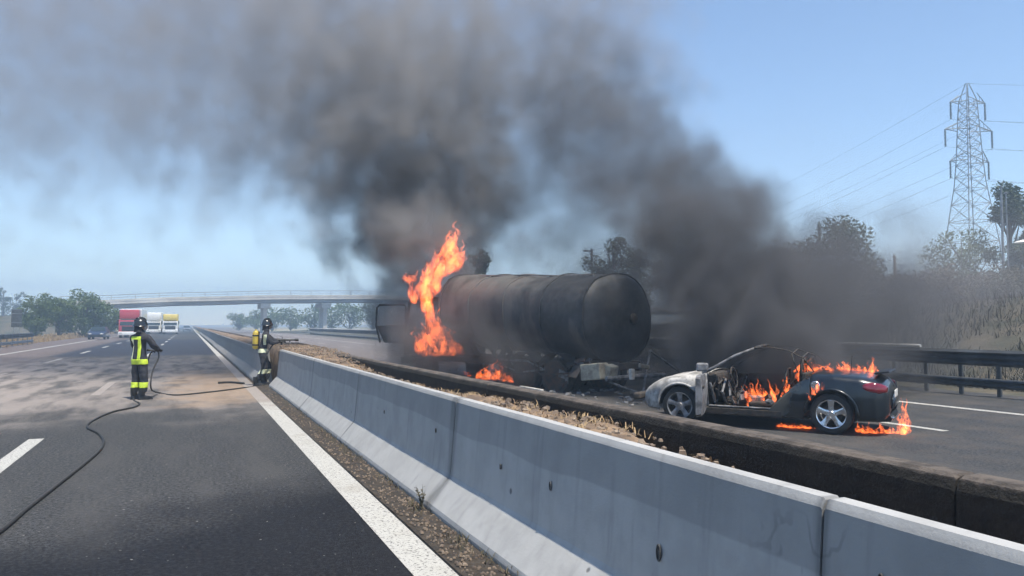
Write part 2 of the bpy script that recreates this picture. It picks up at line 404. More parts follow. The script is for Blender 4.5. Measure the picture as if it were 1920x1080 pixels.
while y < 150:
    L = 6.2 if y < 60 else 18.0
    barrier('concrete_barrier', 1.80 if y < 60 else 1.86, y, y + L, [(a * 0.9, z * 0.95) for a, z in NJ], M['concrete'],
            ['sooty barrier length directly behind the firefighter with the yellow cylinder', 'sooty barrier length second beyond the firefighter with the cylinder',
             'dusty barrier length third beyond the firefighter with the cylinder', 'dusty barrier length fourth beyond the firefighter with the cylinder',
             'dusty barrier length fifth beyond the firefighter with the cylinder', 'dusty barrier length sixth beyond the firefighter with the cylinder',
             'dusty barrier length seventh beyond the firefighter with the cylinder'][k] if k < 7 else 'far hazy barrier length receding towards the overpass',
            'barrier', 'precast concrete barrier lengths' if k < 7 else 'far barrier lengths towards the overpass')
    y += L; k += 1
# drain sockets sunk in the nearest faces (dark oval recess with a pale lip)
OLD = [(0.0, 0.0), (-0.02, 0.5), (0.0, 0.93), (0.02, 0.985), (0.05, 1.0), (0.15, 1.0), (0.175, 0.985), (0.20, 0.9), (0.22, 0.0)]
yo = [-4.0, 2.42, 8.4, 14.4, 20.0, 26, 60, 150]
old_labels = ['dark mossy wall length in the bottom corner past its joint', 'dark mossy wall length in front of the burning car',
              'dark mossy wall length below the burning tank', 'dark wall length beside the small ground fire',
              'dark wall length half buried in rubble near the cab fire', 'far dusty dark wall length behind the firefighter with the nozzle', 'farthest pale wall length running to the overpass']
for i in range(7):
    o = barrier('old_barrier', 3.30, yo[i], yo[i + 1], OLD, M['old_concrete'], old_labels[i], 'barrier', 'old dark wall lengths')
# sediment seam and pale mortar in the joint of the old wall
# ------------------------------------------------------------------ straw, stones and weeds of the median and the gutter
def blades(n, spot, hmin, hmax, w, lean=0.9):
    mb = MB()
    for _ in range(n):
        p = spot()
        if p is None: continue
        h = random.uniform(hmin, hmax); a = random.uniform(0, 6.283); l = random.uniform(0.2, lean) * h
        d = Vector((math.cos(a), math.sin(a), 0)); s_ = Vector((-d.y, d.x, 0)) * w * random.uniform(0.5, 1.2)
        mb.add([p - s_, p + s_, p + d * l * 0.5 + Vector((0, 0, h * 0.7)) + s_ * 0.6, p + d * l * 0.5 + Vector((0, 0, h * 0.7)) - s_ * 0.6, p + d * l + Vector((0, 0, h * 0.8))],
               [(0, 1, 2, 3), (3, 2, 4)])
    return mb
def med_spot():
    y = random.choice((random.uniform(3.5, 11), random.uniform(4, 24), random.uniform(14, 30)))
    x = random.uniform(2.42, 3.26)
    if fb(x * 1.5, y * 1.5, 7) < 0.05: return None
    return Vector((x, y, med_h(y) + 0.05 * fb(x * 2.2, y * 1.6) - 0.02))
tag(blades(9000, med_spot, 0.02, 0.075, 0.006, 2.2).build('dry_grass', M['straw']), 'dry straw and clippings lying along the median fill', 'straw', kind='stuff')
sm = MB()
for _ in range(2200):
    if random.random() < 0.5: y = random.uniform(15.5, 27); x = random.uniform(2.40, 3.5); z = med_h(y) + 0.02
    else: y = random.uniform(3, 15); x = random.uniform(2.45, 3.25); z = med_h(y)
    s_ = random.uniform(0.006, 0.030) ** 1.0
    c = Vector((x, y, z)); q = Matrix.Rotation(random.uniform(0, 6.28), 3, 'Z')
    sm.box(c, (s_ * 2, s_ * 1.5, s_ * 1.2), q @ Matrix.Rotation(random.uniform(-.5, .5), 3, 'X'), (0.7, 0.75))
for _ in range(1400):
    y = random.expovariate(0.16) + 2.2; x = random.uniform(1.74, 2.02); s_ = random.uniform(0.004, 0.014)
    sm.box((x, y, 0.02 + s_ * 0.3), (s_ * 2, s_ * 1.5, s_), Matrix.Rotation(random.uniform(0, 6.28), 3, 'Z'), (0.7, 0.7))
tag(sm.build('rubble', M['stone']), 'crumbled stones and grit scattered along the median and gutter', 'rubble', kind='stuff')
def gut_spot():
    y = random.expovariate(0.14) + 3; x = random.uniform(1.86, 2.05)
    if fb(x * 2, y * 1.1, 2) < 0.05: return None
    return Vector((x, y, 0.03))
tag(blades(1500, gut_spot, 0.02, 0.09, 0.004, 1.5).build('weeds', M['weed']), 'withered weeds in the gutter at the barrier foot', 'weeds', kind='stuff')
wd = MB()
for s_ in range(9):
    a = random.uniform(0, 6.28); h = random.uniform(0.1, 0.22); p = Vector((1.98, 6.65 + random.uniform(-.05, .05), 0.03)); q = p + Vector((math.cos(a) * h * .25, math.sin(a) * h * .35, h))
    wd.tube([p, (p + q) / 2 + Vector((0.01, 0.01, 0)), q], [0.004, 0.003, 0.001], 4)
    for _ in range(6):
        c = p.lerp(q, random.uniform(.35, 1)); b_ = random.uniform(0, 6.28); d = Vector((math.cos(b_), math.sin(b_), .4)) * random.uniform(.015, .04); e = Vector((-d.y, d.x, 0)) * .35
        wd.add([c, c + d * .5 + e, c + d, c + d * .5 - e], [(0, 1, 2, 3)])
wd = wd.build('weed_plant', M['weed']); tag(wd, 'small dead weed standing at the foot of the concrete barrier', 'weed')


# ------------------------------------------------------------------ guard rails
def wave_beam(name, parent, x, y0, y1, z0, z1, waves, m, face=-1, step=4.0):
    prof = []
    n = waves * 6
    for i in range(n + 1):
        u = i / n; prof.append((face * (0.035 - 0.035 * math.cos(u * waves * 2 * math.pi)) , z0 + (z1 - z0) * u))
    back = [(a - face * 0.006, z) for a, z in prof[::-1]]
    ring = prof + back; ys = []
    y = y0
    while y < y1: ys.append(y); y += step
    ys.append(y1)
    return MB().rings([[Vector((x + a, yy, z)) for a, z in ring] for yy in ys]).build(name, m, parent, smooth=50)
gr = empty('guardrail', (17.4, 8, 0), label='long dark steel guardrail with two beams behind the burning car', cat='guardrail')
def rel(o): o.location = -Vector(o.parent.location); return o
rel(wave_beam('upper_beam', gr, 17.4, 4, 120, 0.72, 1.10, 3, M['galv_dark']))
rel(wave_beam('lower_beam', gr, 17.4, 4, 120, 0.20, 0.43, 2, M['galv_dark']))
rel(MB().tube([(17.40, 13.6, 1.16), (17.40, 30, 1.16), (17.40, 60, 1.16), (17.40, 120, 1.16)], 0.04, 8).build('top_rail', M['pale_metal'], gr, smooth=True))
pb = MB().bbox((0, 0, 0.52), (0.06, 0.10, 1.16), 0.012); post0 = None
y = 5.0
while y < 75:
    if post0 is None: post0 = pb.build('post', M['galv_dark'], gr); o = post0
    else: o = post0.copy(); COL.objects.link(o)
    o.location = Vector((17.52, y, 0)) - gr.location
    y += 0.95 if y < 40 else 1.9
lg = empty('guardrail', (-12.7, 70, 0), label='grey steel guardrail on the verge at the far side of the lanes', cat='guardrail')
rel(wave_beam('upper_beam', lg, -12.7, 30, 78, 0.62, 1.0, 3, M['galv_dark'], face=1))
rel(wave_beam('lower_beam', lg, -12.7, 30, 78, 0.16, 0.40, 2, M['galv'], face=1))
for i in range(25):
    o = post0.copy(); COL.objects.link(o); o.parent = lg; o.location = Vector((-12.82, 30.2 + 2 * i, -0.1)) - lg.location

# ------------------------------------------------------------------ overpass
M['bridge'] = mat('overpass_concrete', (0.55, 0.53, 0.49), (0.45, 0.43, 0.40), 0.85, scale=0.4, bmp=0.1)
M['girder'] = mat('overpass_girder_paint', (0.30, 0.32, 0.36), (0.26, 0.28, 0.32), 0.6, scale=0.3, bmp=0.05)
YB = 165.0
br = empty('overpass', (0, YB, 0), label='pale concrete road overpass crossing the motorway in the distance', cat='bridge')
def deck_z(x): return interp(x, [(-60, 4.0), (-20, 5.7), (0, 6.75), (18, 7.4), (36, 7.7), (60, 7.3), (120, 5.5)])
xs = [-22 + 4 * i for i in range(37)]
def strip(name, m, z0, z1, y0, y1):
    return MB().rings([[Vector((x, y0, deck_z(x) + z0)), Vector((x, y1, deck_z(x) + z0)), Vector((x, y1, deck_z(x) + z1)), Vector((x, y0, deck_z(x) + z1))] for x in xs]).build(name, m, br)
strip('girder', M['girder'], -1.10, -0.46, -4.2, 4.2); strip('deck', M['bridge'], -0.44, 0.05, -5.2, 5.2)
strip('parapet', M['bridge'], 0.06, 0.45, -5.25, -5.0); strip('parapet', M['bridge'], 0.06, 0.45, 5.0, 5.25)
rl = strip('railing', M['galv'], 1.25, 1.34, -5.2, -5.1); strip('railing', M['galv'], 0.8, 0.86, -5.2, -5.1)
for i in range(43):
    x = -21.8 + 4.1 * i
    if x > 120: break
    MB().box((x, -5.15, deck_z(x) + 0.88), (0.09, 0.09, 0.84)).build('railing_post', M['galv'], br)
for x in (14.4, 26.6, 40.0, 56.0):
    z = deck_z(x) - 1.11
    pr = MB().bbox((x, -2.6, z / 2 - 0.4), (.8, 1.0, z), 0.1).build('pier', M['bridge'], br)
    MB().bbox((x, 2.6, z / 2 - 0.4), (.8, 1.0, z), 0.1).build('pier', M['bridge'], br)
    MB().box((x, 0, z - 0.62), (1.9, 8.8, 1.0), None, (1.0, 1.0)).build('pier_cap', M['bridge'], br)
MB().box((-19, 0, 2.0), (1.5, 9.5, 5.2)).build('abutment', M['bridge'], br)
rows = []
for i in range(14):
    x = -19.5 - 5 * i
    zt = max(0, (deck_z(x) - 0.55) * (1 - i / 7))
    rows.append([Vector((x, -16, -0.1)), Vector((x, -5.6, zt)), Vector((x, 5.6, zt)), Vector((x, 16, -0.1))])
o = MB().rings(rows, closed=False, cap0=False, cap1=False).build('hill_bank', M['embank'], loc=(0, YB, 0)); o.name = 'terrain_ramp'; tag(o, kind='structure')

# ------------------------------------------------------------------ trees
def leaf_mat(name, a, b, tr=0.25):
    m, t, p = newmat(name); o = OBJ(t); n = NZ(t, o, 0.9, 4, 0.6); n2 = NZ(t, o, 7, 2)
    c = MIX(t, SS(t, M_(t, 'MULTIPLY_ADD', n2, 0.5, M_(t, 'MULTIPLY', n, 0.6)), 0.38, 0.72), a, b)
    LK(t, c, p.inputs['Base Color']); p.inputs['Roughness'].default_value = 0.65
    tl = t.nodes.new('ShaderNodeBsdfTranslucent'); LK(t, c, tl.inputs[0])
    mx = t.nodes.new('ShaderNodeMixShader'); mx.inputs[0].default_value = tr
    LK(t, p.outputs[0], mx.inputs[1]); LK(t, tl.outputs[0], mx.inputs[2])
    LK(t, mx.outputs[0], t.nodes['Material Output'].inputs[0]); return m
M['leaf_green'] = leaf_mat('leaves_mid_green', (0.055, 0.10, 0.022), (0.12, 0.16, 0.045))
M['leaf_dark'] = leaf_mat('leaves_dark_green', (0.028, 0.05, 0.022), (0.06, 0.085, 0.035))
M['leaf_pale'] = leaf_mat('leaves_grey_green', (0.10, 0.14, 0.06), (0.17, 0.20, 0.10))
M['leaf_dry'] = leaf_mat('dry_scrub_leaves', (0.17, 0.13, 0.09), (0.09, 0.08, 0.055), 0.15)
M['bark'] = mat('tree_bark', (0.10, 0.08, 0.06), (0.055, 0.045, 0.035), 0.9, scale=4, bmp=0.6)
def tree(label, loc, h, rad, m, leaf=0.30, n=2600, trunk=0.28, shape='round', seed=1, group=None, name='tree', cat='tree'):
    rnd = random.Random(seed)
    root = empty(name, loc, label=label, cat=cat, group=group)
    base = h * trunk; mid = (base + h) / 2; hz = (h - base) / 2
    tb = MB(); tb.tube([(0, 0, -0.2), (0.05 * h * .2, 0, base * .6), (0, 0.04 * h * .2, base + hz * .6), (0, 0, h * .85)], [h * .026, h * .020, h * .013, h * .003], 7)
    clumps = []
    ncl = 26 if shape != 'poplar' else 30
    for i in range(ncl):
        for _ in range(20):
            v = Vector((rnd.uniform(-1, 1), rnd.uniform(-1, 1), rnd.uniform(-1, 1)))
            if 0.25 < v.length < 1: break
        f = 1.0
        if shape == 'poplar': f = 1.0 - 0.35 * max(0, v.z) - 0.1 * abs(v.z)
        if shape == 'round': f = 1.0 - 0.25 * max(0, -v.z)
        if shape == 'cone': f = 0.62 - 0.48 * v.z
        c = Vector((v.x * rad * f * .85, v.y * rad * f * .85, mid + v.z * hz * .88)); r_ = rad * rnd.uniform(.20, .42) * (0.8 if shape == 'poplar' else 1.0)
        clumps.append((c, r_))
        a = Vector((0, 0, max(base * .6, c.z - rad * rnd.uniform(.5, 1.0))))
        tb.tube([a, a.lerp(c, .55) + Vector((0, 0, -.06 * rad)), c], [h * .010, h * .006, h * .002], 5, cap=False)
    tb.build('trunk', M['bark'], root, smooth='all')
    cr = MB(); tot = sum(r_ * r_ for _, r_ in clumps)
    for c, r_ in clumps:
        for _ in range(int(n * r_ * r_ / tot)):
            v = Vector((rnd.gauss(0, 1), rnd.gauss(0, 1), rnd.gauss(0, 1))).normalized() * r_ * (rnd.random() ** .45) * 1.1
            v.z *= .8; p = c + v; s_ = leaf * rnd.uniform(.5, 1.2)
            u = Vector((rnd.gauss(0, 1), rnd.gauss(0, 1), rnd.gauss(0, .7))).normalized(); w = u.cross(Vector((rnd.gauss(0, 1), rnd.gauss(0, 1), rnd.gauss(0, 1)))).normalized()
            cr.add([p - u * s_ * .5, p + w * s_ * .32, p + u * s_ * .6, p - w * s_ * .3], [(0, 1, 2, 3)])
    cr.build('crown', m, root)
    return root
def P(px, d): return cw((px - 960) / 1400 * d, d)
tg = 'trees on the verge beyond the lanes'
for i, (px, d, h, rd, mm, lab) in enumerate((
    (68, 96, 5.6, 2.3, 'leaf_green', 'bushy green tree at the edge of the verge clump beside the road sign'),
    (112, 99, 6.0, 2.8, 'leaf_green', 'broad green tree in the middle of the verge clump'),
    (158, 102, 6.1, 2.9, 'leaf_green', 'tallest rounded green tree above the parked blue car'),
    (200, 106, 5.2, 2.5, 'leaf_green', 'darker green tree just before the overpass ramp'))):
    v = P(px, d); v.z = -.1
    tree(lab, v, h * 1.08, rd * 1.1, M[mm], .30, 4600, .04, 'round', 20 + i, tg)
for i, (px, d, h, lab) in enumerate(((6, 190, 12.6, 'distant dark treetop at the very edge of the picture'), (30, 195, 11.6, 'smaller distant dark treetop rising from pale smoke'))):
    v = P(px, d); v.z = -.1; tree(lab, v, h, 2.2, M['leaf_dark'], .5, 800, .2, 'round', 40 + i, 'distant treetops')
fl = ['hazy tree between the overpass piers, first', 'hazy tree just past the first overpass pier', 'hazy tree midway between the overpass piers', 'hazy tree beside the second overpass pier',
      'hazy tree past the second overpass pier', 'hazy tree between the pier and the open truck door', 'hazy tree right behind the open truck door', 'hazy tree behind the firefighter with the cylinder']
for i, (px, d, h, rd) in enumerate(((450, 230, 6.0, 4), (510, 205, 7, 4.5), (545, 200, 6.6, 4), (590, 195, 7.0, 4.6), (622, 190, 7.6, 4.6), (655, 185, 8.0, 4.6), (700, 180, 8.0, 4.6), (480, 215, 6.4, 4.2))):
    v = P(px, d); v.z = -.1; tree(fl[i], v, h, rd, M['leaf_green'], .6, 1100, .1, 'round', 60 + i, 'trees under the overpass')
def on_bank(px, d):
    v = P(px, d); v.z = bank_z(v.x, v.y) - .1 if v.x > 18.2 else -.1; return v
rt = 'trees on the far bank'
v = on_bank(1588, 46); tree('tall dark tree half veiled by smoke behind the burning car', v, 6.0, 3.3, M['leaf_dark'], .22, 10000, .05, 'round', 81, rt)
v = on_bank(1515, 50); tree('dark smoke veiled tree beside the lamp post', v, 5.4, 2.5, M['leaf_dark'], .24, 5000, .06, 'round', 82, rt)
v = on_bank(1455, 52); tree('low dark tree deep in the smoke of the car', v, 5.2, 2.4, M['leaf_dark'], .24, 4500, .06, 'round', 83, rt)
v = on_bank(1150, 58); tree('dark tree standing above the burnt tank in the smoke', v, 7.8, 2.1, M['leaf_dark'], .24, 4200, .12, 'round', 84, rt)
v = on_bank(1195, 58); tree('lower dark tree behind the rear end of the burnt tank', v, 6.6, 2.0, M['leaf_dark'], .24, 3600, .1, 'round', 85, rt)
v = on_bank(908, 62); tree('single round dark treetop over the front of the burnt tank', v, 8.6, 1.35, M['leaf_dark'], .24, 2400, .35, 'round', 86, rt)
v = on_bank(1806, 62); tree('pale green tree growing in front of the pylon', v, 8.6, 3.2, M['leaf_pale'], .24, 6500, .12, 'round', 87, rt)
v = on_bank(1898, 60); tree('tall grey green poplar at the edge of the picture behind the lamp', v, 12.4, 3.0, M['leaf_dark'], .25, 9000, .06, 'poplar', 88, rt)
v = on_bank(1950, 66); tree('tall poplar cut off by the edge of the picture', v, 11.5, 2.6, M['leaf_dark'], .28, 5000, .06, 'poplar', 89, rt)
# bare trunk with stubby limbs
v = on_bank(1680, 50); dt = empty('dead_tree', v, label='bare dead trunk with stubby broken limbs on the far bank', cat='tree')
db = MB().tube([(0, 0, -.2), (.03, 0, 2.2), (-.02, 0, 4.2)], [.16, .12, .09], 7); db.build('trunk', M['bark'], dt, smooth='all')
for (x, z0, z1, b_) in ((.5, 1.2, 2.6, .35), (.75, .9, 2.3, .6), (-.55, 1.0, 2.5, -.5), (.3, 1.6, 3.0, .3)):
    MB().tube([(0, 0, z0), (b_ * .8, .1, z0 + .5), (x, 0, z1)], [.07, .06, .03], 6).build('limb', M['bark'], dt, smooth='all')
lf = MB(); rnd = random.Random(3)
for _ in range(420):
    c = rnd.choice(((.72, 2.1), (.5, 2.4), (.75, 1.7), (-.5, 2.2), (-.5, 1.6), (.3, 2.6))); p = Vector((c[0] + rnd.gauss(0, .16), rnd.gauss(0, .2), c[1] + rnd.gauss(0, .28))); s_ = .16
    u = Vector((rnd.gauss(0, 1), rnd.gauss(0, 1), rnd.gauss(0, 1))).normalized() * s_; w = u.cross(Vector((rnd.gauss(0, 1), rnd.gauss(0, 1), 1))).normalized() * s_ * .5
    lf.add([p - u, p + w, p + u, p - w], [(0, 1, 2, 3)])
lf.build('foliage', M['leaf_dark'], dt)
# scrub on the bank
def scrub(n, seed, x0, x1, y0, y1, s0, s1, zmax, thr):
    rnd = random.Random(seed); mb = MB()
    for _ in range(n):
        X = rnd.uniform(x0, x1); Y = rnd.uniform(y0, y1); f = fb(X * .16, Y * .16, 9)
        if f < thr: continue
        z = bank_z(X, Y); hh = zmax * (f - thr + .15) * rnd.random() ** .7
        p = Vector((X, Y, z + hh)); s_ = rnd.uniform(s0, s1)
        u = Vector((rnd.gauss(0, .6), rnd.gauss(0, .6), rnd.gauss(0, 1))).normalized() * s_; w = u.cross(Vector((rnd.gauss(0, 1), rnd.gauss(0, 1), rnd.gauss(0, 1)))).normalized() * s_ * rnd.uniform(.25, .7)
        mb.add([p - u, p + w, p + u, p - w], [(0, 1, 2, 3)])
    return mb
def bank_grass():
    rnd = random.Random(5); mb = MB()
    for _ in range(60000):
        Y = 8 + 55 * rnd.random() ** 1.2; X = 19.6 + 34 * rnd.random() ** 1.4
        f = fb(X * .3, Y * .3, 4)
        if f < -.45: continue
        h = rnd.uniform(.08, .36) * (1 + 1.2 * max(0, f)); p = Vector((X, Y, bank_z(X, Y) - .03)); a = rnd.uniform(0, 6.28)
        d = Vector((math.cos(a), math.sin(a), 0)); s_ = Vector((-d.y, d.x, 0)) * rnd.uniform(.010, .022); tip = p + d * h * rnd.uniform(.1, 1.3) + Vector((0, 0, h))
        mb.add([p - s_, p + s_, tip + s_ * .4, tip - s_ * .4], [(0, 1, 2, 3)])
    return mb
M['bank_grass'] = leaf_mat('bank_grass', (0.058, 0.05, 0.036), (0.034, 0.034, 0.024), .1)
tag(bank_grass().build('undergrowth', M['bank_grass']), 'dry brown grass covering the bank beyond the guardrail', 'scrub', kind='stuff')
M['leaf_mix'] = leaf_mat('scrub_leaves', (0.075, 0.075, 0.04), (0.13, 0.105, 0.065), .15)
for i, (px, d, h, rd, mm, lab) in enumerate((
    (1640, 44, 2.6, 1.7, 'leaf_mix', 'low scrub bush at the foot of the tall smoky tree'), (1700, 46, 2.5, 1.8, 'leaf_mix', 'scrub bush beside the bare dead trunk'),
    (1745, 48, 2.6, 2.0, 'leaf_dry', 'dry brown bush below the pale green tree'), (1800, 46, 2.5, 2.2, 'leaf_dry', 'broad dry bush below the pylon'),
    (1850, 44, 2.3, 1.8, 'leaf_dry', 'dry brown bush at the foot of the tall masts'), (1905, 42, 2.4, 1.8, 'leaf_mix', 'scrub bush at the foot of the tall poplar'),
    (1670, 36, 1.9, 1.5, 'leaf_mix', 'grey green bush low on the bank above the guardrail'), (1770, 35, 1.6, 1.4, 'leaf_dry', 'tawny bush low on the bank right of the car'),
    (1580, 42, 2.4, 1.9, 'leaf_mix', 'dark bush in the smoke above the car boot'), (1330, 50, 3.6, 2.2, 'leaf_mix', 'bush in the smoke between tank and car'))):
    v = on_bank(px, d); tree(lab, v, h, rd, M[mm], .15, 3600, .02, 'round', 120 + i, 'bushes on the far bank', 'shrub', 'shrub')
rnd = random.Random(12); vg = MB()
for _ in range(9000):
    X = -12.9 - abs(rnd.gauss(0, 4)); Y = rnd.uniform(28, 190); h = rnd.uniform(.15, .55); p = Vector((X, Y, -.09)); a = rnd.uniform(0, 6.28); d = Vector((math.cos(a), math.sin(a), 0))
    vg.add([p - d * .05, p + d * .05, p + d * .12 + Vector((0, 0, h)), p + d * .02 + Vector((0, 0, h * .8))], [(0, 1, 2, 3)])
tag(vg.build('grass', M['straw']), 'tall dry yellow grass on the verge beyond the lanes', 'grass', kind='stuff')

# ------------------------------------------------------------------ pylon and its wires
M['pylon'] = mat('pylon_steel', (0.25, 0.28, 0.32), (0.20, 0.23, 0.26), 0.6, 0.3, scale=0.5, bmp=0)
M['wire'] = mat('power_wire', (0.08, 0.085, 0.09), None, 0.6, 0.3, bmp=0)
M['insul'] = mat('glass_insulator', (0.14, 0.16, 0.17), None, 0.3, 0, bmp=0)
PD = 95.0
pv = P(1826, PD); py_rot = -YAW + R(8)
py = empty('pylon', (pv.x, pv.y, 0), py_rot, label='tall steel lattice electricity pylon above the far trees', cat='pylon')
Z_ = lambda y: CAM_H + (609 - y) / 1400 * PD
hw = [(0.0, 2.7), (Z_(455), 2.1), (Z_(345), 1.25), (Z_(300), 1.05), (Z_(185), .72), (Z_(150), .12)]
def hwz(z):
    for (a, wa), (b, wb) in zip(hw, hw[1:]):
        if z <= b: return wa + (wb - wa) * (z - a) / (b - a)
    return .1
for sx_ in (-1, 1):
    for sy_ in (-1, 1):
        MB().tube([(sx_ * w, sy_ * w, z) for z, w in hw], .065, 5).build('leg', M['pylon'], py)
zs = [0]; z = 0
while z < Z_(190): z += max(1.15, hwz(z) * 1.25); zs.append(min(z, Z_(185)))
for face in range(4):
    rot = Matrix.Rotation(face * math.pi / 2, 3, 'Z'); mb = MB()
    for a, b in zip(zs, zs[1:]):
        wa, wb = hwz(a), hwz(b)
        for p, q in (((-wa, -wa, a), (wb, -wb, b)), ((wa, -wa, a), (-wb, -wb, b)), ((-wb, -wb, b), (wb, -wb, b))):
            mb.tube([rot @ Vector(p), rot @ Vector(q)], .034, 4)
    mb.build('bracing', M['pylon'], py)
ends = []
for (yy, ha, rise) in ((187, 36, 12), (240, 49, 13), (300, 40, 13)):
    z = Z_(yy); L = ha / 1400 * PD
    for s_ in (-1, 1):
        w = hwz(z); tip = Vector((s_ * L, 0, z)); mb = MB()
        for k in (-1, 1):
            mb.tube([(s_ * w, k * w, z), tip], .06, 4); mb.tube([(s_ * w, k * w, z + rise / 1400 * PD * 1.3), tip], .055, 4)
            for f_ in (.33, .66): mb.tube([Vector((s_ * w, k * w, z)).lerp(tip, f_), Vector((s_ * w, k * w, z + rise / 1400 * PD * 1.3)).lerp(tip, f_)], .035, 4)
        mb.build('cross_arm', M['pylon'], py)
        prof = []
        for k in range(12): prof += [(.06, -k * .19), (.15, -k * .19 - .06), (.15, -k * .19 - .10), (.06, -k * .19 - .16)]
        MB().lathe(prof, 8, 'Z', tip).build('insulator', M['insul'], py)
        ends.append(tip - Vector((0, 0, 2.3)))
ends.append(Vector((0, 0, Z_(150))))
pm = Matrix.Translation(py.location) @ Matrix.Rotation(py_rot, 4, 'Z')
wl = ['top outer', 'top inner', 'middle outer', 'middle inner', 'lowest outer', 'lowest inner', 'earth']
farp = P(1010, 330)
nearp = P(2950, 80)
for i, e in enumerate(ends):
    w0 = pm @ e
    for (tgt, zt, sag, side) in ((farp, 1.0, 9, 'towards the smoke'), (nearp, 1.05, 2.5, 'out of the picture')):
        b = Vector((tgt.x + (e.x) * 1.0, tgt.y + e.x * .3, e.z * zt)); pts = []
        for k in range(25):
            u = k / 24; p = w0.lerp(b, u); p.z -= sag * 4 * u * (1 - u); pts.append(p)
        o = MB().tube(pts, .014, 4, cap=False).build('power_line', M['wire'], loc=(0, 0, 0))
        tag(o, f'thin {wl[i]} power wire running from the pylon {side}', 'power line', 'power wires on the pylon')
def utility(px, d, ytop, arm, label, rad=.12, m='bark', lampside=1):
    v = on_bank(px, d); zt = CAM_H + (609 - ytop) / 1400 * d
    u = empty('utility_pole', v, -YAW, label=label, cat='pole', group='poles beyond the far bank')
    h = zt - v.z
    MB().tube([(0, 0, -.2), (0, 0, h)], [rad, rad * .8], 8).build('pole', M[m], u, smooth=True)
    MB().box((arm * .4 * lampside, 0, h - .25), (abs(arm), .12, .14)).build('cross_arm', M[m], u)
    MB().bbox((arm * .8 * lampside, 0, h - .22), (.4, .2, .2), .04).build('fitting', M['galv_dark'], u)
    return u
M['lamp_white'] = mat('lamp_housing', (0.85, 0.85, 0.83), (0.75, 0.75, 0.74), 0.35, 0, scale=3, bmp=0)
utility(1539, 64, 421, 1.2, 'dark pole with a short side arm behind the smoky trees', .18, 'galv_dark')
utility(1110, 80, 466, .9, 'small dark pole with a crossbar above the burnt tank', .16, 'galv_dark', -1)
# tall twin masts and the lamp reaching in from the edge
for (px, lab) in ((1884, 'tall slender grey mast in front of the poplar'), (1893, 'thinner grey mast close beside the tall one')):
    v = on_bank(px, 52); zt = CAM_H + (609 - (350 if px == 1884 else 362)) / 1400 * 52 - v.z
    u = empty('mast', v, label=lab, cat='mast')
    MB().tube([(0, 0, -.2), (0, 0, zt)], [.10, .07] if px == 1884 else [.05, .04], 8).build('pole', M['galv'], u, smooth=True)
    MB().lathe([(.02, zt), (.12, zt + .02), (.12, zt + .10), (.02, zt + .14)], 8).build('cap', M['galv'], u)
v = P(2010, 34); sl_ = empty('street_lamp', (v.x, v.y, bank_z(v.x, v.y)), -YAW, label='white street lamp head reaching in at the edge of the picture', cat='street lamp')
z0 = CAM_H + (609 - 452) / 1400 * 34 - bank_z(v.x, v.y)
MB().tube([(0, 0, -.2), (0, 0, z0 * .7), (-.05, 0, z0 - .3), (-.5, 0, z0 - .02), (-1.7, 0, z0 + .05)], [.10, .08, .06, .05, .045], 8).build('pole', M['galv'], sl_, smooth=True)
MB().rings([[Vector((-1.6 - .95 * u, .16 * w * math.cos(a), z0 + .05 - .12 * u + .09 * w * math.sin(a))) for a in [k * math.pi / 4 for k in range(8)]] for u, w in ((0, .5), (.2, 1), (.6, 1), (.9, .6), (1, .1))]).build('lamp_head', M['lamp_white'], sl_, smooth=True)
v = on_bank(1601, 24); u = empty('marker_pole', (v.x, v.y, 0), label='thin pale pole standing behind the guardrail over the car', cat='pole')
MB().tube([(0, 0, -.1), (0, 0, 2.35)], .018, 6).build('pole', M['galv'], u, smooth=True); MB().bbox((0, 0, 2.36), (.08, .08, .06), .01).build('cap', M['galv'], u)
# road sign seen from behind
v = P(32, 74); sg = empty('road_sign', (v.x, v.y, -.1), R(4), label='tall grey road sign seen from behind on the verge', cat='sign')
MB().bbox((0, 0, 2.45), (.9, .05, 1.75), .02).build('panel', M['galv_dark'], sg)
for x in (-.25, .25): MB().tube([(x, .06, 0), (x, .06, 3.2)], .04, 8).build('post', M['galv'], sg, smooth=True)
for z in (2.0, 2.9): MB().box((0, -.04, z), (.86, .03, .06)).build('brace', M['galv'], sg)

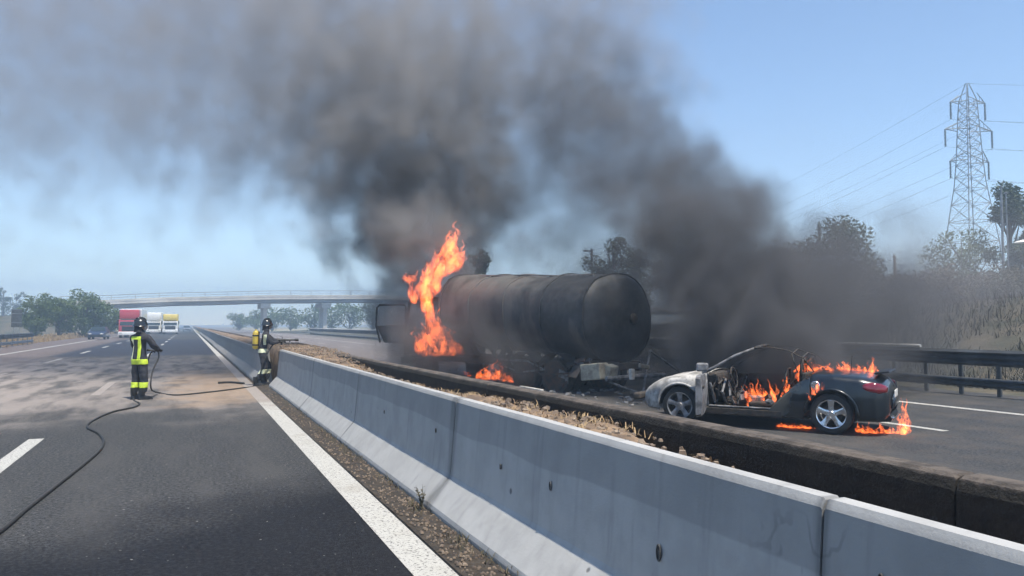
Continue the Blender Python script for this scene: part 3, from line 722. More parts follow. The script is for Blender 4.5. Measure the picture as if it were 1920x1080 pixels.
# ------------------------------------------------------------------ burnt tanker lorry
M['burnt_tank'] = None
def tank_mat():
    m, t, p = newmat('scorched_tank_steel'); o = OBJ(t)
    sx = t.nodes.new('ShaderNodeSeparateXYZ'); LK(t, o, sx.inputs[0]); X, Z = sx.outputs[0], sx.outputs[2]
    mp = t.nodes.new('ShaderNodeMapping'); LK(t, o, mp.inputs[0]); mp.inputs['Scale'].default_value = (1.1, .5, .5)
    a = NZ(t, mp.outputs[0], 1.0, 6, .62); b = NZ(t, o, 6, 5, .65); st = t.nodes.new('ShaderNodeMapping'); LK(t, o, st.inputs[0]); st.inputs['Scale'].default_value = (1.5, .9, .7)
    run = NZ(t, st.outputs[0], 1, 5, .6)
    c = MIX(t, SS(t, b, .35, .7), (.020, .022, .026), (.045, .047, .052))
    # paint burnt to pale ash towards the front, soot tongues towards the rear
    f = SS(t, M_(t, 'ADD', M_(t, 'MULTIPLY', X, .16), M_(t, 'ADD', a, M_(t, 'MULTIPLY', Z, .12))), .98, 1.40)
    c = MIX(t, M_(t, 'MULTIPLY', f, .9), c, MIX(t, SS(t, run, .35, .7), (.15, .147, .142), (.055, .054, .054)))
    g = M_(t, 'MULTIPLY', SS(t, a, .52, .62), SS(t, run, .45, .6))
    c = MIX(t, M_(t, 'MULTIPLY', g, .45), c, (.16, .14, .13))
    r_ = SS(t, NZ(t, o, 1.7, 4), .55, .7)
    c = MIX(t, M_(t, 'MULTIPLY', r_, .08), c, (.075, .05, .04))
    LK(t, c, p.inputs['Base Color']); LK(t, M_(t, 'MULTIPLY_ADD', b, .35, .42), p.inputs['Roughness']); p.inputs['Metallic'].default_value = .15
    bump(t, p, M_(t, 'ADD', a, M_(t, 'MULTIPLY', b, .35)), .35, .05); return m
M['tank'] = tank_mat()
M['char'] = mat('charred_steel', (.035, .034, .034), (.075, .06, .05), .85, .2, scale=7, bmp=.5, bdist=.02)
M['rust'] = mat('heat_rusted_steel', (.11, .065, .045), (.05, .045, .042), .85, .3, scale=6, bmp=.5)
M['ashgrey'] = mat('ash_grey_metal', (.24, .24, .25), (.08, .08, .083), .75, .2, scale=7, bmp=.4, bdist=.01)
M['beige'] = mat('scorched_beige_paint', (.46, .42, .32), (.24, .21, .17), .7, 0, scale=5, bmp=.2)
M['white_scrap'] = mat('white_scrap', (.72, .70, .66), (.5, .48, .44), .6, 0, scale=8, bmp=.2)
T0 = cw(2.69, 19.0); TH = math.atan2(*(cw(-.643, .766).yx)) 
tk = empty('tanker_truck', (T0.x, T0.y, 0), TH, label='burnt out tanker lorry with a blackened round tank and flaming cab', cat='truck')
A_, B_ = 1.27, 1.11; TL = 6.2
def tz(x): return 1.88 + .048 * x
def ell(x, k, dents=True, n=48):
    ring = []
    for i in range(n):
        a = 2 * math.pi * i / n; e = .86
        c_, s_ = math.cos(a), math.sin(a)
        y = A_ * k * math.copysign(abs(c_) ** e, c_); z = B_ * k * math.copysign(abs(s_) ** e, s_)
        if dents:
            d = .05 * fb(x * .55, math.cos(a) * 1.1, math.sin(a) * 1.1)
            if z > .6: d -= (.07 * math.exp(-((x - 2.4) / .55) ** 2) + .035 * math.exp(-((x - 4.4) / .4) ** 2)) * ((z - .6) / .5)
            y *= 1 + d; z *= 1 + d
        ring.append(Vector((x, y, tz(x) + z)))
    return ring
st = [(-.30, .02), (-.295, .25), (-.27, .5), (-.21, .75), (-.12, .90), (-.03, .975), (.0, .995)] + [(.15 * i, 1.0) for i in range(1, int(TL / .15))] + \
     [(TL, .995), (TL + .03, .975), (TL + .12, .9), (TL + .21, .75), (TL + .27, .5), (TL + .3, .02)]
tank = MB().rings([ell(x, k) for x, k in st]).build('tank', M['tank'], tk, smooth='all')
for x in (.02, 1.55, 3.1, 4.65, 6.15):
    rg = []
    for dx, k in ((-.035, 1.0), (-.03, 1.018), (.03, 1.018), (.035, 1.0)): rg.append(ell(x + dx, k + .002))
    MB().rings(rg, False, False).build('rib_band', M['tank'], tank, smooth=True)
# rear end fittings, top walkway and hatches
for x in (1.0, 3.4, 4.5): MB().lathe([(.02, tz(x) + B_ + .01), (.20, tz(x) + B_ + .01), (.24, tz(x) + B_ - .01), (.24, tz(x) + B_ - .06)], 16, 'Z', (x, .0, 0)).build('hatch', M['char'], tank, smooth=True)
for y in (-.42, .42): MB().tube([(x, y, tz(x) + B_ * (.94) + .02 + .02 * fb(x * 2, y)) for x in (.4, 1.2, 2.0, 2.6, 3.2, 4.2, 5.0, 5.8)], .022, 6).build('walkway_rail', M['ashgrey'], tank)
MB().lathe([(.02, -.36), (.10, -.36), (.14, -.33), (.14, -.24)], 14, 'X', (0, -.25, tz(0) - .02)).build('valve', M['char'], tank, smooth=True)
for y in (-.42, .42):
    MB().bbox((3.9, y, .66), (8.6, .09, .24), .015).build('chassis_rail', M['char'], tk)
for x in (-.3, .9, 2.4, 3.9, 5.4, 6.9, 8.0): MB().bbox((x, 0, .66), (.12, .9, .18), .015).build('cross_member', M['char'], tk)
for x in (.6, 2.0, 3.6, 5.2):
    for s_ in (-1, 1):
        MB().add([(x - .12, s_ * .42, .76), (x + .12, s_ * .42, .76), (x + .16, s_ * .95, tz(x) - B_ * .55), (x - .16, s_ * .95, tz(x) - B_ * .55),
                  (x - .12, s_ * .47, .76), (x + .12, s_ * .47, .76), (x + .16, s_ * .99, tz(x) - B_ * .55), (x - .16, s_ * .99, tz(x) - B_ * .55)],
                 [(0, 1, 2, 3), (4, 7, 6, 5), (0, 4, 5, 1), (1, 5, 6, 2), (2, 6, 7, 3), (3, 7, 4, 0)]).build('cradle', M['char'], tk)
def burnt_wheel(x, y, r_=.40):
    w = MB().lathe([(r_ * .55, -.13), (r_ * .98, -.12), (r_, -.09), (r_ * .82, -.05), (r_ * .82, .05), (r_, .09), (r_ * .98, .12), (r_ * .55, .13)], 22, 'Y', (x, y, r_ - .02)).build('wheel', M['rust'], tk, smooth=True)
    s_ = 1 if y > 0 else -1
    MB().lathe([(.02, s_ * .11), (.13, s_ * .11), (.15, s_ * .05), (r_ * .7, s_ * .03), (r_ * .8, s_ * .06)], 18, 'Y', (x, y, r_ - .02)).build('hub', M['ashgrey'], w, smooth=True)
    MB().lathe([(r_ * .86, -.10), (r_ * 1.18, -.11), (r_ * 1.2, 0), (r_ * 1.18, .11), (r_ * .86, .10)], 20, 'Y', (x, y, r_ - .05)).build('tyre_remains', M['char'], w, smooth=True)
for x in (1.15, 2.35): 
    for y in (-1.02, -.72, .72, 1.02): burnt_wheel(x, y)
    MB().tube([(x, -1, .38), (x, 1, .38)], .07, 8).build('axle', M['char'], tk)
for y in (-1.0, 1.0): burnt_wheel(7.2, y, .42)
for x0, x1, z0 in ((.55, 1.75, .98), (1.8, 2.95, .98)):
    MB().rings([[Vector(((x0 + x1) / 2 + (x1 - x0) / 2 * math.cos(a) * q, y, .42 + .56 * math.sin(a) * q)) for y in (.78, 1.2)] for a, q in [(math.pi * k / 10, 1) for k in range(11)]], False, False, closed=False).build('mudguard', M['char'], tk)
# scorched lockers, pump and torn plates along the near side and tail
MB().bbox((-.15, 1.02, .56), (.66, .34, .40), .03, Matrix.Rotation(R(6), 3, 'Y')).build('locker', M['beige'], tk)
MB().bbox((-.52, .85, .60), (.24, .3, .28), .03, Matrix.Rotation(R(-14), 3, 'Y')).build('locker', M['beige'], tk)
MB().bbox((-.95, .58, .52), (.10, .12, .26), .02).build('tail_lamp_box', M['white_scrap'], tk)
MB().bbox((-1.05, .25, .70), (.08, .34, .10), .02, Matrix.Rotation(R(10), 3, 'X')).build('tail_plate', M['beige'], tk)
MB().tube([(-.62, -1.05, .42), (-.62, 1.1, .42)], .06, 8).build('underrun_bar', M['ashgrey'], tk, smooth=True)
MB().tube([(-.75, -.35, 1.05), (-1.15, -.95, .55), (-1.35, -1.2, .02)], .035, 6).build('bent_strut', M['ashgrey'], tk)
MB().tube([(-.75, -.35, 1.05), (-.95, .05, .5), (-1.1, .35, .04)], .03, 6).build('bent_strut', M['ashgrey'], tk)
MB().tube([(-.4, .9, .36), (-.9, .7, .18), (-1.2, .4, .05)], .028, 6).build('bent_strut', M['ashgrey'], tk)
rnd = random.Random(4)
for k in range(26):
    x = rnd.uniform(.1, 4.2); y = rnd.uniform(.75, 1.25); z = rnd.uniform(.12, .9)
    rot = Matrix.Rotation(rnd.uniform(-.6, .6), 3, 'X') @ Matrix.Rotation(rnd.uniform(-.5, .5), 3, 'Y')
    MB().bbox((x, y, z), (rnd.uniform(.04, .35), .03, rnd.uniform(.1, .5)), .006, rot).build('torn_plate', M[rnd.choice(('char', 'ashgrey', 'rust', 'char'))], tk)
for k in range(7): MB().tube([(x_, 1.12 + rnd.uniform(-.1, .1), .55 + rnd.uniform(-.2, .2)) for x_ in [rnd.uniform(.1, .8) + .6 * i + k * .15 for i in range(4)]], .025, 5).build('pipe', M[rnd.choice(('ashgrey', 'rust'))], tk)
MB().bbox((2.9, 1.15, .74), (1.5, .05, .05), .01).build('side_rail', M['ashgrey'], tk); MB().bbox((2.9, 1.15, .40), (1.5, .05, .05), .01).build('side_rail', M['char'], tk)
# skeleton of the cab
cx0, cx1 = 7.0, 8.3
for s_ in (-1, 1):
    MB().tube([(cx0, s_ * 1.12, .7), (cx0, s_ * 1.12, 2.5)], .06, 6).build('pillar', M['char'], tk)
    MB().tube([(cx1, s_ * 1.12, .7), (cx1, s_ * 1.12, 1.5), (cx1 - .18, s_ * 1.08, 2.45)], .05, 6).build('pillar', M['char'], tk)
    MB().tube([(cx0, s_ * 1.12, 2.5), (cx1 - .18, s_ * 1.08, 2.45)], .05, 6).build('roof_rail', M['char'], tk)
MB().bbox(((cx0 + cx1) / 2 - .1, 0, 2.52), (1.0, 2.1, .05), .01, Matrix.Rotation(R(5), 3, 'Y')).build('cab_roof', M['char'], tk)
MB().bbox((cx0, 0, 1.25), (.05, 2.2, 1.1), .01).build('cab_back', M['char'], tk)
MB().bbox((cx1 + .03, 0, 1.02), (.06, 2.25, .75), .02).build('cab_front', M['rust'], tk)
MB().bbox((cx1 + .16, 0, .55), (.22, 2.3, .24), .03).build('bumper', M['char'], tk)
MB().bbox((cx1 - .7, -1.12, 1.08), (1.1, .05, .75), .02).build('closed_door', M['char'], tk)
MB().tube([(cx1 - .2, -1.0, 1.5), (cx1 - .3, .5, 1.52), (cx1 - .2, 1.05, 1.5)], .06, 6).build('dashboard', M['rust'], tk)
MB().bbox((7.5, .5, 1.05), (.5, .5, .14), .03).build('seat_frame', M['rust'], tk); MB().bbox((7.3, .5, 1.4), (.08, .5, .6), .03).build('seat_frame', M['rust'], tk)
# driver's door hanging open: window frame over a scorched panel
dr = empty('open_door', (cx1 - .05, 1.15, 0), R(50)); dr.parent = tk
pw, zb_, zm, zt_ = .95, 1.12, 1.66, 2.36
fr = MB(); 
fr.tube([(0, 0, zb_), (0, 0, zt_ - .06), (.05, 0, zt_), (pw - .08, 0, zt_ - .02), (pw, 0, zt_ - .10), (pw + .02, 0, zm), (pw - .12, 0, zb_)], .032, 6)
fr.tube([(0, 0, zm), (pw, 0, zm - .02)], .035, 6); fr.build('window_frame', M['char'], dr)
MB().add([(0, -.02, zb_ - .05), (pw - .25, -.02, zb_), (pw, -.02, zm - .02), (0, -.02, zm), (0, .02, zb_ - .05), (pw - .25, .02, zb_), (pw, .02, zm - .02), (0, .02, zm)],
         [(0, 1, 2, 3), (4, 7, 6, 5), (0, 4, 5, 1), (1, 5, 6, 2), (2, 6, 7, 3), (3, 7, 4, 0)]).build('panel', M['char'], dr)
# scrap on the road by the tanker
rnd = random.Random(8)
dbm = MB()
for _ in range(160):
    q = cw(rnd.uniform(-1.5, 4.2), rnd.uniform(15.6, 19.5)); s_ = rnd.uniform(.02, .10)
    dbm.box((q.x, q.y, s_ * .3), (s_ * 1.8, s_ * rnd.uniform(.5, 1.2), s_ * .5), Matrix.Rotation(rnd.uniform(0, 6.3), 3, 'Z') @ Matrix.Rotation(rnd.uniform(-.3, .3), 3, 'X'), (.7, .8))
tag(dbm.build('debris', M['ashgrey']), 'small burnt fragments strewn on the road between car and tanker', 'debris', kind='stuff')
q = cw(.50, 19.4); o = MB().bbox((0, 0, .05), (.85, .10, .06), .012).build('metal_strip', M['white_scrap'], loc=(q.x, q.y, 0)); o.rotation_euler = (0, R(-3), TH)
tag(o, 'pale bent metal strip lying on the road below the tank', 'scrap')

# ------------------------------------------------------------------ burning roadster
M['car_paint'] = mat('dark_blue_car_paint', (.004, .008, .013), (.008, .012, .017), .30, .2, scale=3, bmp=.03, coat=.5)
def burnt_paint():
    m, t, p = newmat('burnt_car_paint'); o = OBJ(t); a = NZ(t, o, 3.2, 6, .62); b = NZ(t, o, 22, 4, .7)
    c = MIX(t, SS(t, a, .36, .58), (.50, .485, .46), (.20, .19, .175)); c = MIX(t, SS(t, b, .55, .72, 0, .7), c, (.10, .095, .09))
    LK(t, c, p.inputs['Base Color']); p.inputs['Roughness'].default_value = .8; bump(t, p, b, .4, .008); return m
M['burnt_paint'] = burnt_paint()
def quarter_paint():
    m, t, p = newmat('half_burnt_quarter_paint'); o = OBJ(t); sx = t.nodes.new('ShaderNodeSeparateXYZ'); LK(t, o, sx.inputs[0])
    a = NZ(t, o, 2.4, 5, .6); f = SS(t, M_(t, 'ADD', M_(t, 'ADD', sx.outputs[0], M_(t, 'MULTIPLY', a, .7)), M_(t, 'MULTIPLY', sx.outputs[2], .35)), .98, 1.22)
    c = MIX(t, f, (.004, .008, .013), (.085, .08, .065)); LK(t, c, p.inputs['Base Color'])
    LK(t, M_(t, 'MULTIPLY_ADD', f, .5, .2), p.inputs['Roughness']); LK(t, M_(t, 'SUBTRACT', 1.0, f), p.inputs['Coat Weight']); p.inputs['Coat Roughness'].default_value = .05
    bump(t, p, NZ(t, o, 30, 3), .05, .004); return m
M['quarter'] = quarter_paint()
M['tyre'] = mat('tyre_rubber', (.016, .016, .017), (.025, .025, .025), .8, 0, scale=20, bmp=.3)
M['alloy'] = mat('bright_alloy', (.72, .74, .76), (.55, .57, .60), .22, .9, scale=4, bmp=.03)
M['alloy_burnt'] = mat('sooted_alloy', (.34, .34, .35), (.16, .16, .17), .5, .6, scale=8, bmp=.1)
M['lamp_red'] = mat('red_tail_lamp', (.20, .010, .022), (.13, .008, .014), .12, 0, scale=5, bmp=0, coat=1.0)
M['black_trim'] = mat('black_trim', (.008, .008, .009), None, .45, 0, bmp=.05)
CA = Vector((9.86, 9.22, 0)); CH = R(124.9)
car = empty('roadster', CA, CH, label='burning dark blue convertible with ash grey front and missing roof', cat='car')
Wt = [(-.82, .50), (-.79, .63), (-.73, .72), (-.62, .795), (-.40, .855), (0, .885), (.5, .875), (1.2, .86), (1.9, .865), (2.42, .885), (2.75, .84), (3.0, .74), (3.15, .60), (3.22, .42)]
St = [(-.82, .62), (-.79, .72), (-.73, .80), (-.62, .86), (-.40, .905), (0, .93), (.5, .925), (.9, .90), (1.9, .885), (2.2, .855), (2.6, .79), (2.9, .71), (3.1, .60), (3.22, .48)]
Bt = [(-.82, .42), (-.79, .32), (-.73, .26), (-.6, .23), (0, .22), (2.8, .22), (3.05, .24), (3.15, .30), (3.22, .36)]
RA = .375
def section(x):
    W, zs_, zb = interp(x, Wt), interp(x, St), interp(x, Bt)
    for xc in (0, 2.42):
        if abs(x - xc) < RA: zb = max(zb, .315 + math.sqrt(RA ** 2 - (x - xc) ** 2))
    r_ = min(.13, (zs_ - zb) * .5); pts = []
    flare = sum(.018 * math.exp(-((x - xc) / .34) ** 2) for xc in (0, 2.42))
    z1 = zs_ - r_
    for i in range(7):
        z = zb + (z1 - zb) * i / 6
        y = (W + flare * max(0, 1 - abs(z - .55) / .3)) * (1 - .055 * ((z - .48) / .4) ** 2); pts.append((y, z))
    y1 = pts[-1][0]; rr = min(.20, y1 * .35)
    for i in range(1, 5):
        a = math.pi / 2 * i / 4; pts.append((y1 - rr * (1 - math.cos(a)), z1 + r_ * math.sin(a)))
    yt = pts[-1][0]; zt = pts[-1][1]; cr = .045
    for i in range(1, 6):
        y = yt * (1 - i / 5); pts.append((y, zt + cr * (1 - (y / yt) ** 2)))
    return pts
def dense(x0, x1):
    xs = set([x0, x1]); x = x0
    while x < x1: xs.add(round(x, 4)); x += .06
    for xc in (0, 2.42):
        for k in range(25):
            v = xc - RA * math.cos(math.pi * k / 24)
            if x0 < v < x1: xs.add(round(v, 4))
    for tb in (Wt,):
        for a, _ in tb:
            if x0 < a < x1: xs.add(a)
    out = []
    for v in sorted(xs):
        if not out or v - out[-1] > .006: out.append(v)
    return out
def body(x0, x1, name, m, keep=lambda k: True, cap0=False, cap1=False, side=0):
    ob = MB()
    secs = [(x, section(x)) for x in dense(x0, x1)]
    for s_ in (1, -1):
        if side and s_ != side: continue
        n = len(secs[0][1]); idx = [k for k in range(n) if keep(k)]
        ob.rings([[Vector((x, s_ * sc[k][0], sc[k][1])) for k in idx] for x, sc in secs], False, False, closed=False)
    for cap, (x, sc) in ((cap0, secs[0]), (cap1, secs[-1])):
        if cap:
            poly = [Vector((x, y, z)) for y, z in sc] + [Vector((x, -y, z)) for y, z in sc[::-1][1:]]
            ob.add(poly, [tuple(range(len(poly)))])
    o = ob.build(name, m, car, smooth=40)
    sol = o.modifiers.new('thickness', 'SOLIDIFY'); sol.thickness = .012; sol.offset = -1
    return o
front = body(1.97, 3.22, 'front_body', M['burnt_paint'], cap1=True)
rear = body(-.82, .30, 'rear_body', M['car_paint'], cap0=True)
for s_ in (1, -1):
    rg = []
    for x in dense(.304, .93):
        W, zb, z1 = interp(x, Wt), .22, interp(x, St) - .10
        if abs(x) < RA: zb = max(zb, .315 + math.sqrt(RA ** 2 - x ** 2))
        u = max(0, min(1, (x - .40) / .53)); zt = z1 - (z1 - .34) * (u ** 1.25)
        if u <= 0: zt = z1 + .06
        rg.append([Vector((x, s_ * (W * (1 - .055 * ((z - .48) / .4) ** 2) - .10 * max(0, (z - z1) / .06) ** 2), z)) for z in [zb + (zt - zb) * i / 8 for i in range(9)]])
    o = MB().rings(rg, False, False, closed=False).build('quarter_panel', M['quarter'], car, smooth=40)
    sol = o.modifiers.new('thickness', 'SOLIDIFY'); sol.thickness = .03; sol.offset = -1 if s_ > 0 else 1
body(.80, 1.97, 'far_door', M['char'], lambda k: k < 8, side=-1)
for s_ in (1, -1):
    MB().rings([[Vector((x, s_ * y, z)) for y, z in ((.80, .20), (.86, .22), (.865, .31), (.80, .335), (.70, .33), (.70, .20))] for x in (.74, 1.2, 1.6, 2.0)]).build('sill', M['char'], car, smooth=30)
MB().bbox((1.36, .82, .345), (1.12, .07, .022), .008).build('sill_plate', M['ashgrey'], car)
# wheel wells, lips, wheels
for xc, m_ in ((0, 'car_paint'), (2.42, 'burnt_paint')):
    for s_ in (1, -1):
        MB().tube([(xc - (RA + .006) * math.cos(math.pi * k / 20), s_ * .872, .315 + (RA + .006) * math.sin(math.pi * k / 20)) for k in range(21)], .022, 6).build('wheel_arch', M[m_], car, smooth='all')
        MB().rings([[Vector((xc - RA * math.cos(a), s_ * y, .315 + RA * math.sin(a))) for y in (.86, .45)] for a in [math.pi * k / 16 for k in range(17)]], False, False, closed=False).build('wheel_well', M['black_trim'], car)
        MB().rings([[Vector((xc - RA * q * math.cos(a), s_ * .46, .315 + RA * q * math.sin(a))) for a in [math.pi * k / 12 for k in range(13)]] for q in (1, .02)], False, False, closed=False).build('wheel_well', M['black_trim'], car)
def car_wheel(x, s_, rim):
    y0 = s_ * .77
    w = MB().lathe([(.215, s_ * -.09), (.27, s_ * -.105), (.305, s_ * -.09), (.318, s_ * -.05), (.318, s_ * .05), (.305, s_ * .09), (.27, s_ * .105), (.222, s_ * .098), (.215, s_ * .08)], 36, 'Y', caps=False).build('wheel', M['tyre'], car, smooth=35)
    w.location = (x, y0, .318)
    MB().lathe([(.226, s_ * .10), (.222, s_ * .108), (.207, s_ * .10), (.20, s_ * .04), (.19, s_ * -.08)], 36, 'Y', caps=False).build('rim', M[rim], w, smooth=35)
    rb = MB()
    for k in range(5):
        a = 2 * math.pi * k / 5 + .31
        for side in (0,):
            u = Vector((math.cos(a), 0, math.sin(a))); v = Vector((-u.z, 0, u.x)); pts = []
            prof = ((.03, .050, .088), (.10, .036, .082), (.17, .044, .092), (.21, .058, .098))
            rg = [[u * r_ + v * hw_ + Vector((0, s_ * d_, 0)), u * r_ + Vector((0, s_ * (d_ + .012), 0)), u * r_ - v * hw_ + Vector((0, s_ * d_, 0)), u * r_ - v * hw_ * .8 + Vector((0, s_ * (d_ - .035), 0)), u * r_ + v * hw_ * .8 + Vector((0, s_ * (d_ - .035), 0))] for r_, hw_, d_ in prof]
            rb.rings(rg)
    rb.build('spokes', M[rim], w, smooth=35)
    MB().lathe([(.002, s_ * .108), (.04, s_ * .106), (.052, s_ * .095), (.052, s_ * .06)], 20, 'Y').build('hub_cap', M[rim], w, smooth=30)
    MB().lathe([(.02, s_ * .015), (.15, s_ * .015), (.15, s_ * -.005), (.02, s_ * -.005)], 24, 'Y').build('brake_disc', M['rust'], w)
    return w
car_wheel(0, 1, 'alloy'); car_wheel(0, -1, 'alloy'); car_wheel(2.42, 1, 'alloy_burnt'); car_wheel(2.42, -1, 'alloy_burnt')
# tail lamps, spoiler, bumper seam, plate, lamps
for s_ in (1, -1):
    mb = MB(); rg = []
    for i in range(9):
        u = i / 8; x = -.775 + .33 * u; hh = .088 * math.sin(math.pi * (.12 + .80 * u)) ** .7; zc = .715 + .04 * u
        W = interp(x, Wt); 
        def surf(z):
            sc = section(x)
            best = min(sc[:10], key=lambda q: abs(q[1] - z)); return best[0]
        ring = []
        for k in range(10):
            a = 2 * math.pi * k / 10; z = zc + hh * math.sin(a)
            zz = max(min(z, .83), .5); yb = W * (1 - .055 * ((zz - .48) / .4) ** 2)
            ring.append(Vector((x - .004, s_ * (yb - .03 + .042 * max(0, math.cos(a)) ** .5 if math.cos(a) > 0 else yb - .03), z)))
        rg.append(ring)
    mb.rings(rg).build('tail_lamp', M['lamp_red'], car, smooth='all')
MB().rings([[Vector((x, y, z)) for x, z in ((-.60, .925), (-.58, .955), (-.78, .985), (-.80, .968))] for y in (-.52, -.3, 0, .3, .52)]).build('spoiler', M['black_trim'], car, smooth=30)
MB().tube([(-.80, y, .50) for y in (-.55, 0, .55)], .012, 5).build('bumper_seam', M['black_trim'], car)
MB().bbox((-.835, 0, .62), (.012, .50, .11), .004).build('number_plate', M['white_scrap'], car)
for y in (.38, .45): MB().tube([(-.70, y, .27), (-.84, y, .27)], .03, 10).build('exhaust_pipe', M['alloy'], car, smooth=True)
MB().rings([[Vector((x, y, z)) for x, z in ((-.80, .22), (-.815, .27), (-.79, .33), (-.6, .30), (-.6, .20))] for y in (-.55, 0, .55)]).build('rear_valance', M['black_trim'], car)
MB().tube([(-.22, .28, .94), (-.24, .28, 1.20)], [.006, .003], 5).build('aerial', M['black_trim'], car)
MB().lathe([(.002, .012), (.06, .012), (.07, 0)], 16, 'Y', (.22, .872, .75)).build('fuel_cap', M['alloy'], car, smooth=30)
MB().bbox((3.28, .25, .42), (.14, .9, .12), .03).build('front_bumper_bar', M['char'], car)
# bonnet gap, windscreen frame, mirror post
for s_ in (1, -1):
    MB().tube([(2.05, s_ * .74, .87), (1.85, s_ * .72, .98), (1.52, s_ * .66, 1.18), (1.22, s_ * .59, 1.305)], [.035, .030, .026, .026], 6).build('windscreen_pillar', M['ashgrey' if s_ > 0 else 'char'], car, smooth='all')
    MB().tube([(1.96, s_ * .78, .30), (1.97, s_ * .82, .6), (1.99, s_ * .80, .88)], .035, 6).build('hinge_pillar', M['ashgrey'], car, smooth='all')
MB().tube([(1.22, -.59, 1.305), (1.18, -.3, 1.335), (1.17, 0, 1.345), (1.18, .3, 1.335), (1.22, .59, 1.305)], .026, 6).build('windscreen_header', M['char'], car, smooth='all')
MB().bbox((1.92, 0, .78), (.20, 1.36, .22), .06).build('dashboard', M['char'], car)
MB().tube([(1.62 + .03 * math.sin(a), .36 + .17 * math.cos(a), .80 + .17 * math.sin(a)) for a in [2 * math.pi * k / 20 for k in range(21)]], .012, 6).build('steering_wheel', M['char'], car, smooth='all')
MB().bbox((1.3, 0, .23), (1.9, 1.5, .05), .01).build('floor_pan', M['char'], car)
MB().bbox((1.2, 0, .34), (1.3, .2, .2), .05).build('centre_tunnel', M['rust'], car)
for y in (.36, -.36):
    s0 = empty('seat', (.82, y, 0)); s0.parent = car
    MB().bbox((.28, 0, .38), (.46, .42, .07), .02).build('seat_pan', M['rust'], s0)
    MB().tube([(.06, -.20, .40), (-.08, -.2, .80), (-.10, -.12, .98), (-.10, .12, .98), (-.08, .2, .80), (.06, .20, .40)], .018, 6).build('back_frame', M['char'], s0, smooth='all')
    for z in (.5, .6, .7, .8): MB().tube([(.02 - (z - .5) * .33, -.18, z), (.02 - (z - .5) * .33, .18, z)], .006, 4).build('spring', M['rust'], s0)
    MB().tube([(.50, y - .2, .72), (.48, y - .19, 1.05), (.48, y - .10, 1.13), (.48, y + .10, 1.13), (.48, y + .19, 1.05), (.50, y + .2, .72)], .026, 8).build('roll_hoop', M['char'], car, smooth='all')
MB().bbox((.42, 0, .62), (.06, 1.4, .62), .02).build('rear_bulkhead', M['char'], car)
for k in range(2): MB().tube([(.52 - .10 * k, -.66, .93), (.62 - .16 * k, -.60, 1.22 - .05 * k), (.64 - .16 * k, 0, 1.29 - .06 * k), (.62 - .16 * k, .60, 1.22 - .05 * k), (.52 - .10 * k, .66, .93)], .012, 5).build('hood_bow', M['char'], car, smooth='all')
# burnt frame of the soft top: thin side rails
for s_ in (1, -1):
    MB().tube([(1.22, s_ * .59, 1.305), (.95, s_ * .62, 1.33), (.66, s_ * .64, 1.28), (.42, s_ * .67, 1.16), (.26, s_ * .70, .95)], .010, 5).build('hood_side_rail', M['char'], car, smooth='all')
# driver's door swung wide open: burnt shell seen edge on
dd = empty('open_door', (1.99, .86, 0), R(103)); dd.parent = car
rg = []
for x, zt, zb in ((0, .86, .26), (.12, .88, .25), (.5, .89, .24), (.95, .90, .25), (1.08, .86, .30)): rg.append([Vector((-x if False else x, -.05, zb)), Vector((x, .03, zb + .02)), Vector((x, .055, (zt + zb) / 2)), Vector((x, .02, zt)), Vector((x, -.05, zt))])
MB().rings(rg).build('door_shell', M['ashgrey'], dd, smooth=30)
MB().bbox((.5, -.07, .50), (.7, .03, .34), .01).build('door_lining', M['char'], dd)
MB().bbox((.10, -.02, .99), (.10, .20, .14), .03).build('mirror', M['ashgrey'], dd)
MB().bbox((.9, .06, .72), (.16, .03, .04), .01).build('handle', M['char'], dd)
rnd = random.Random(21)
for k in range(16):   # bared pillars, trim clips and wiring round the door opening
    x = rnd.uniform(1.45, 1.98); z = rnd.uniform(.30, .55); a = rnd.uniform(-.35, .35)
    MB().tube([(x, rnd.uniform(.45, .80), z), (x + a * .15, rnd.uniform(.5, .8), z + .2), (x + a * .4, rnd.uniform(.5, .8), z + rnd.uniform(.25, .45))], rnd.uniform(.006, .022), 5).build('bared_strut', M[rnd.choice(('ashgrey', 'char', 'char', 'rust'))], car)
for k in range(20):
    MB().bbox((rnd.uniform(.7, 1.8), rnd.uniform(-.5, .75), rnd.uniform(.28, .55)), (rnd.uniform(.05, .25), rnd.uniform(.03, .2), rnd.uniform(.03, .2)), .008, Matrix.Rotation(rnd.uniform(0, 3), 3, 'Z') @ Matrix.Rotation(rnd.uniform(-.6, .6), 3, 'X')).build('charred_piece', M[rnd.choice(('char', 'rust', 'ashgrey'))], car)

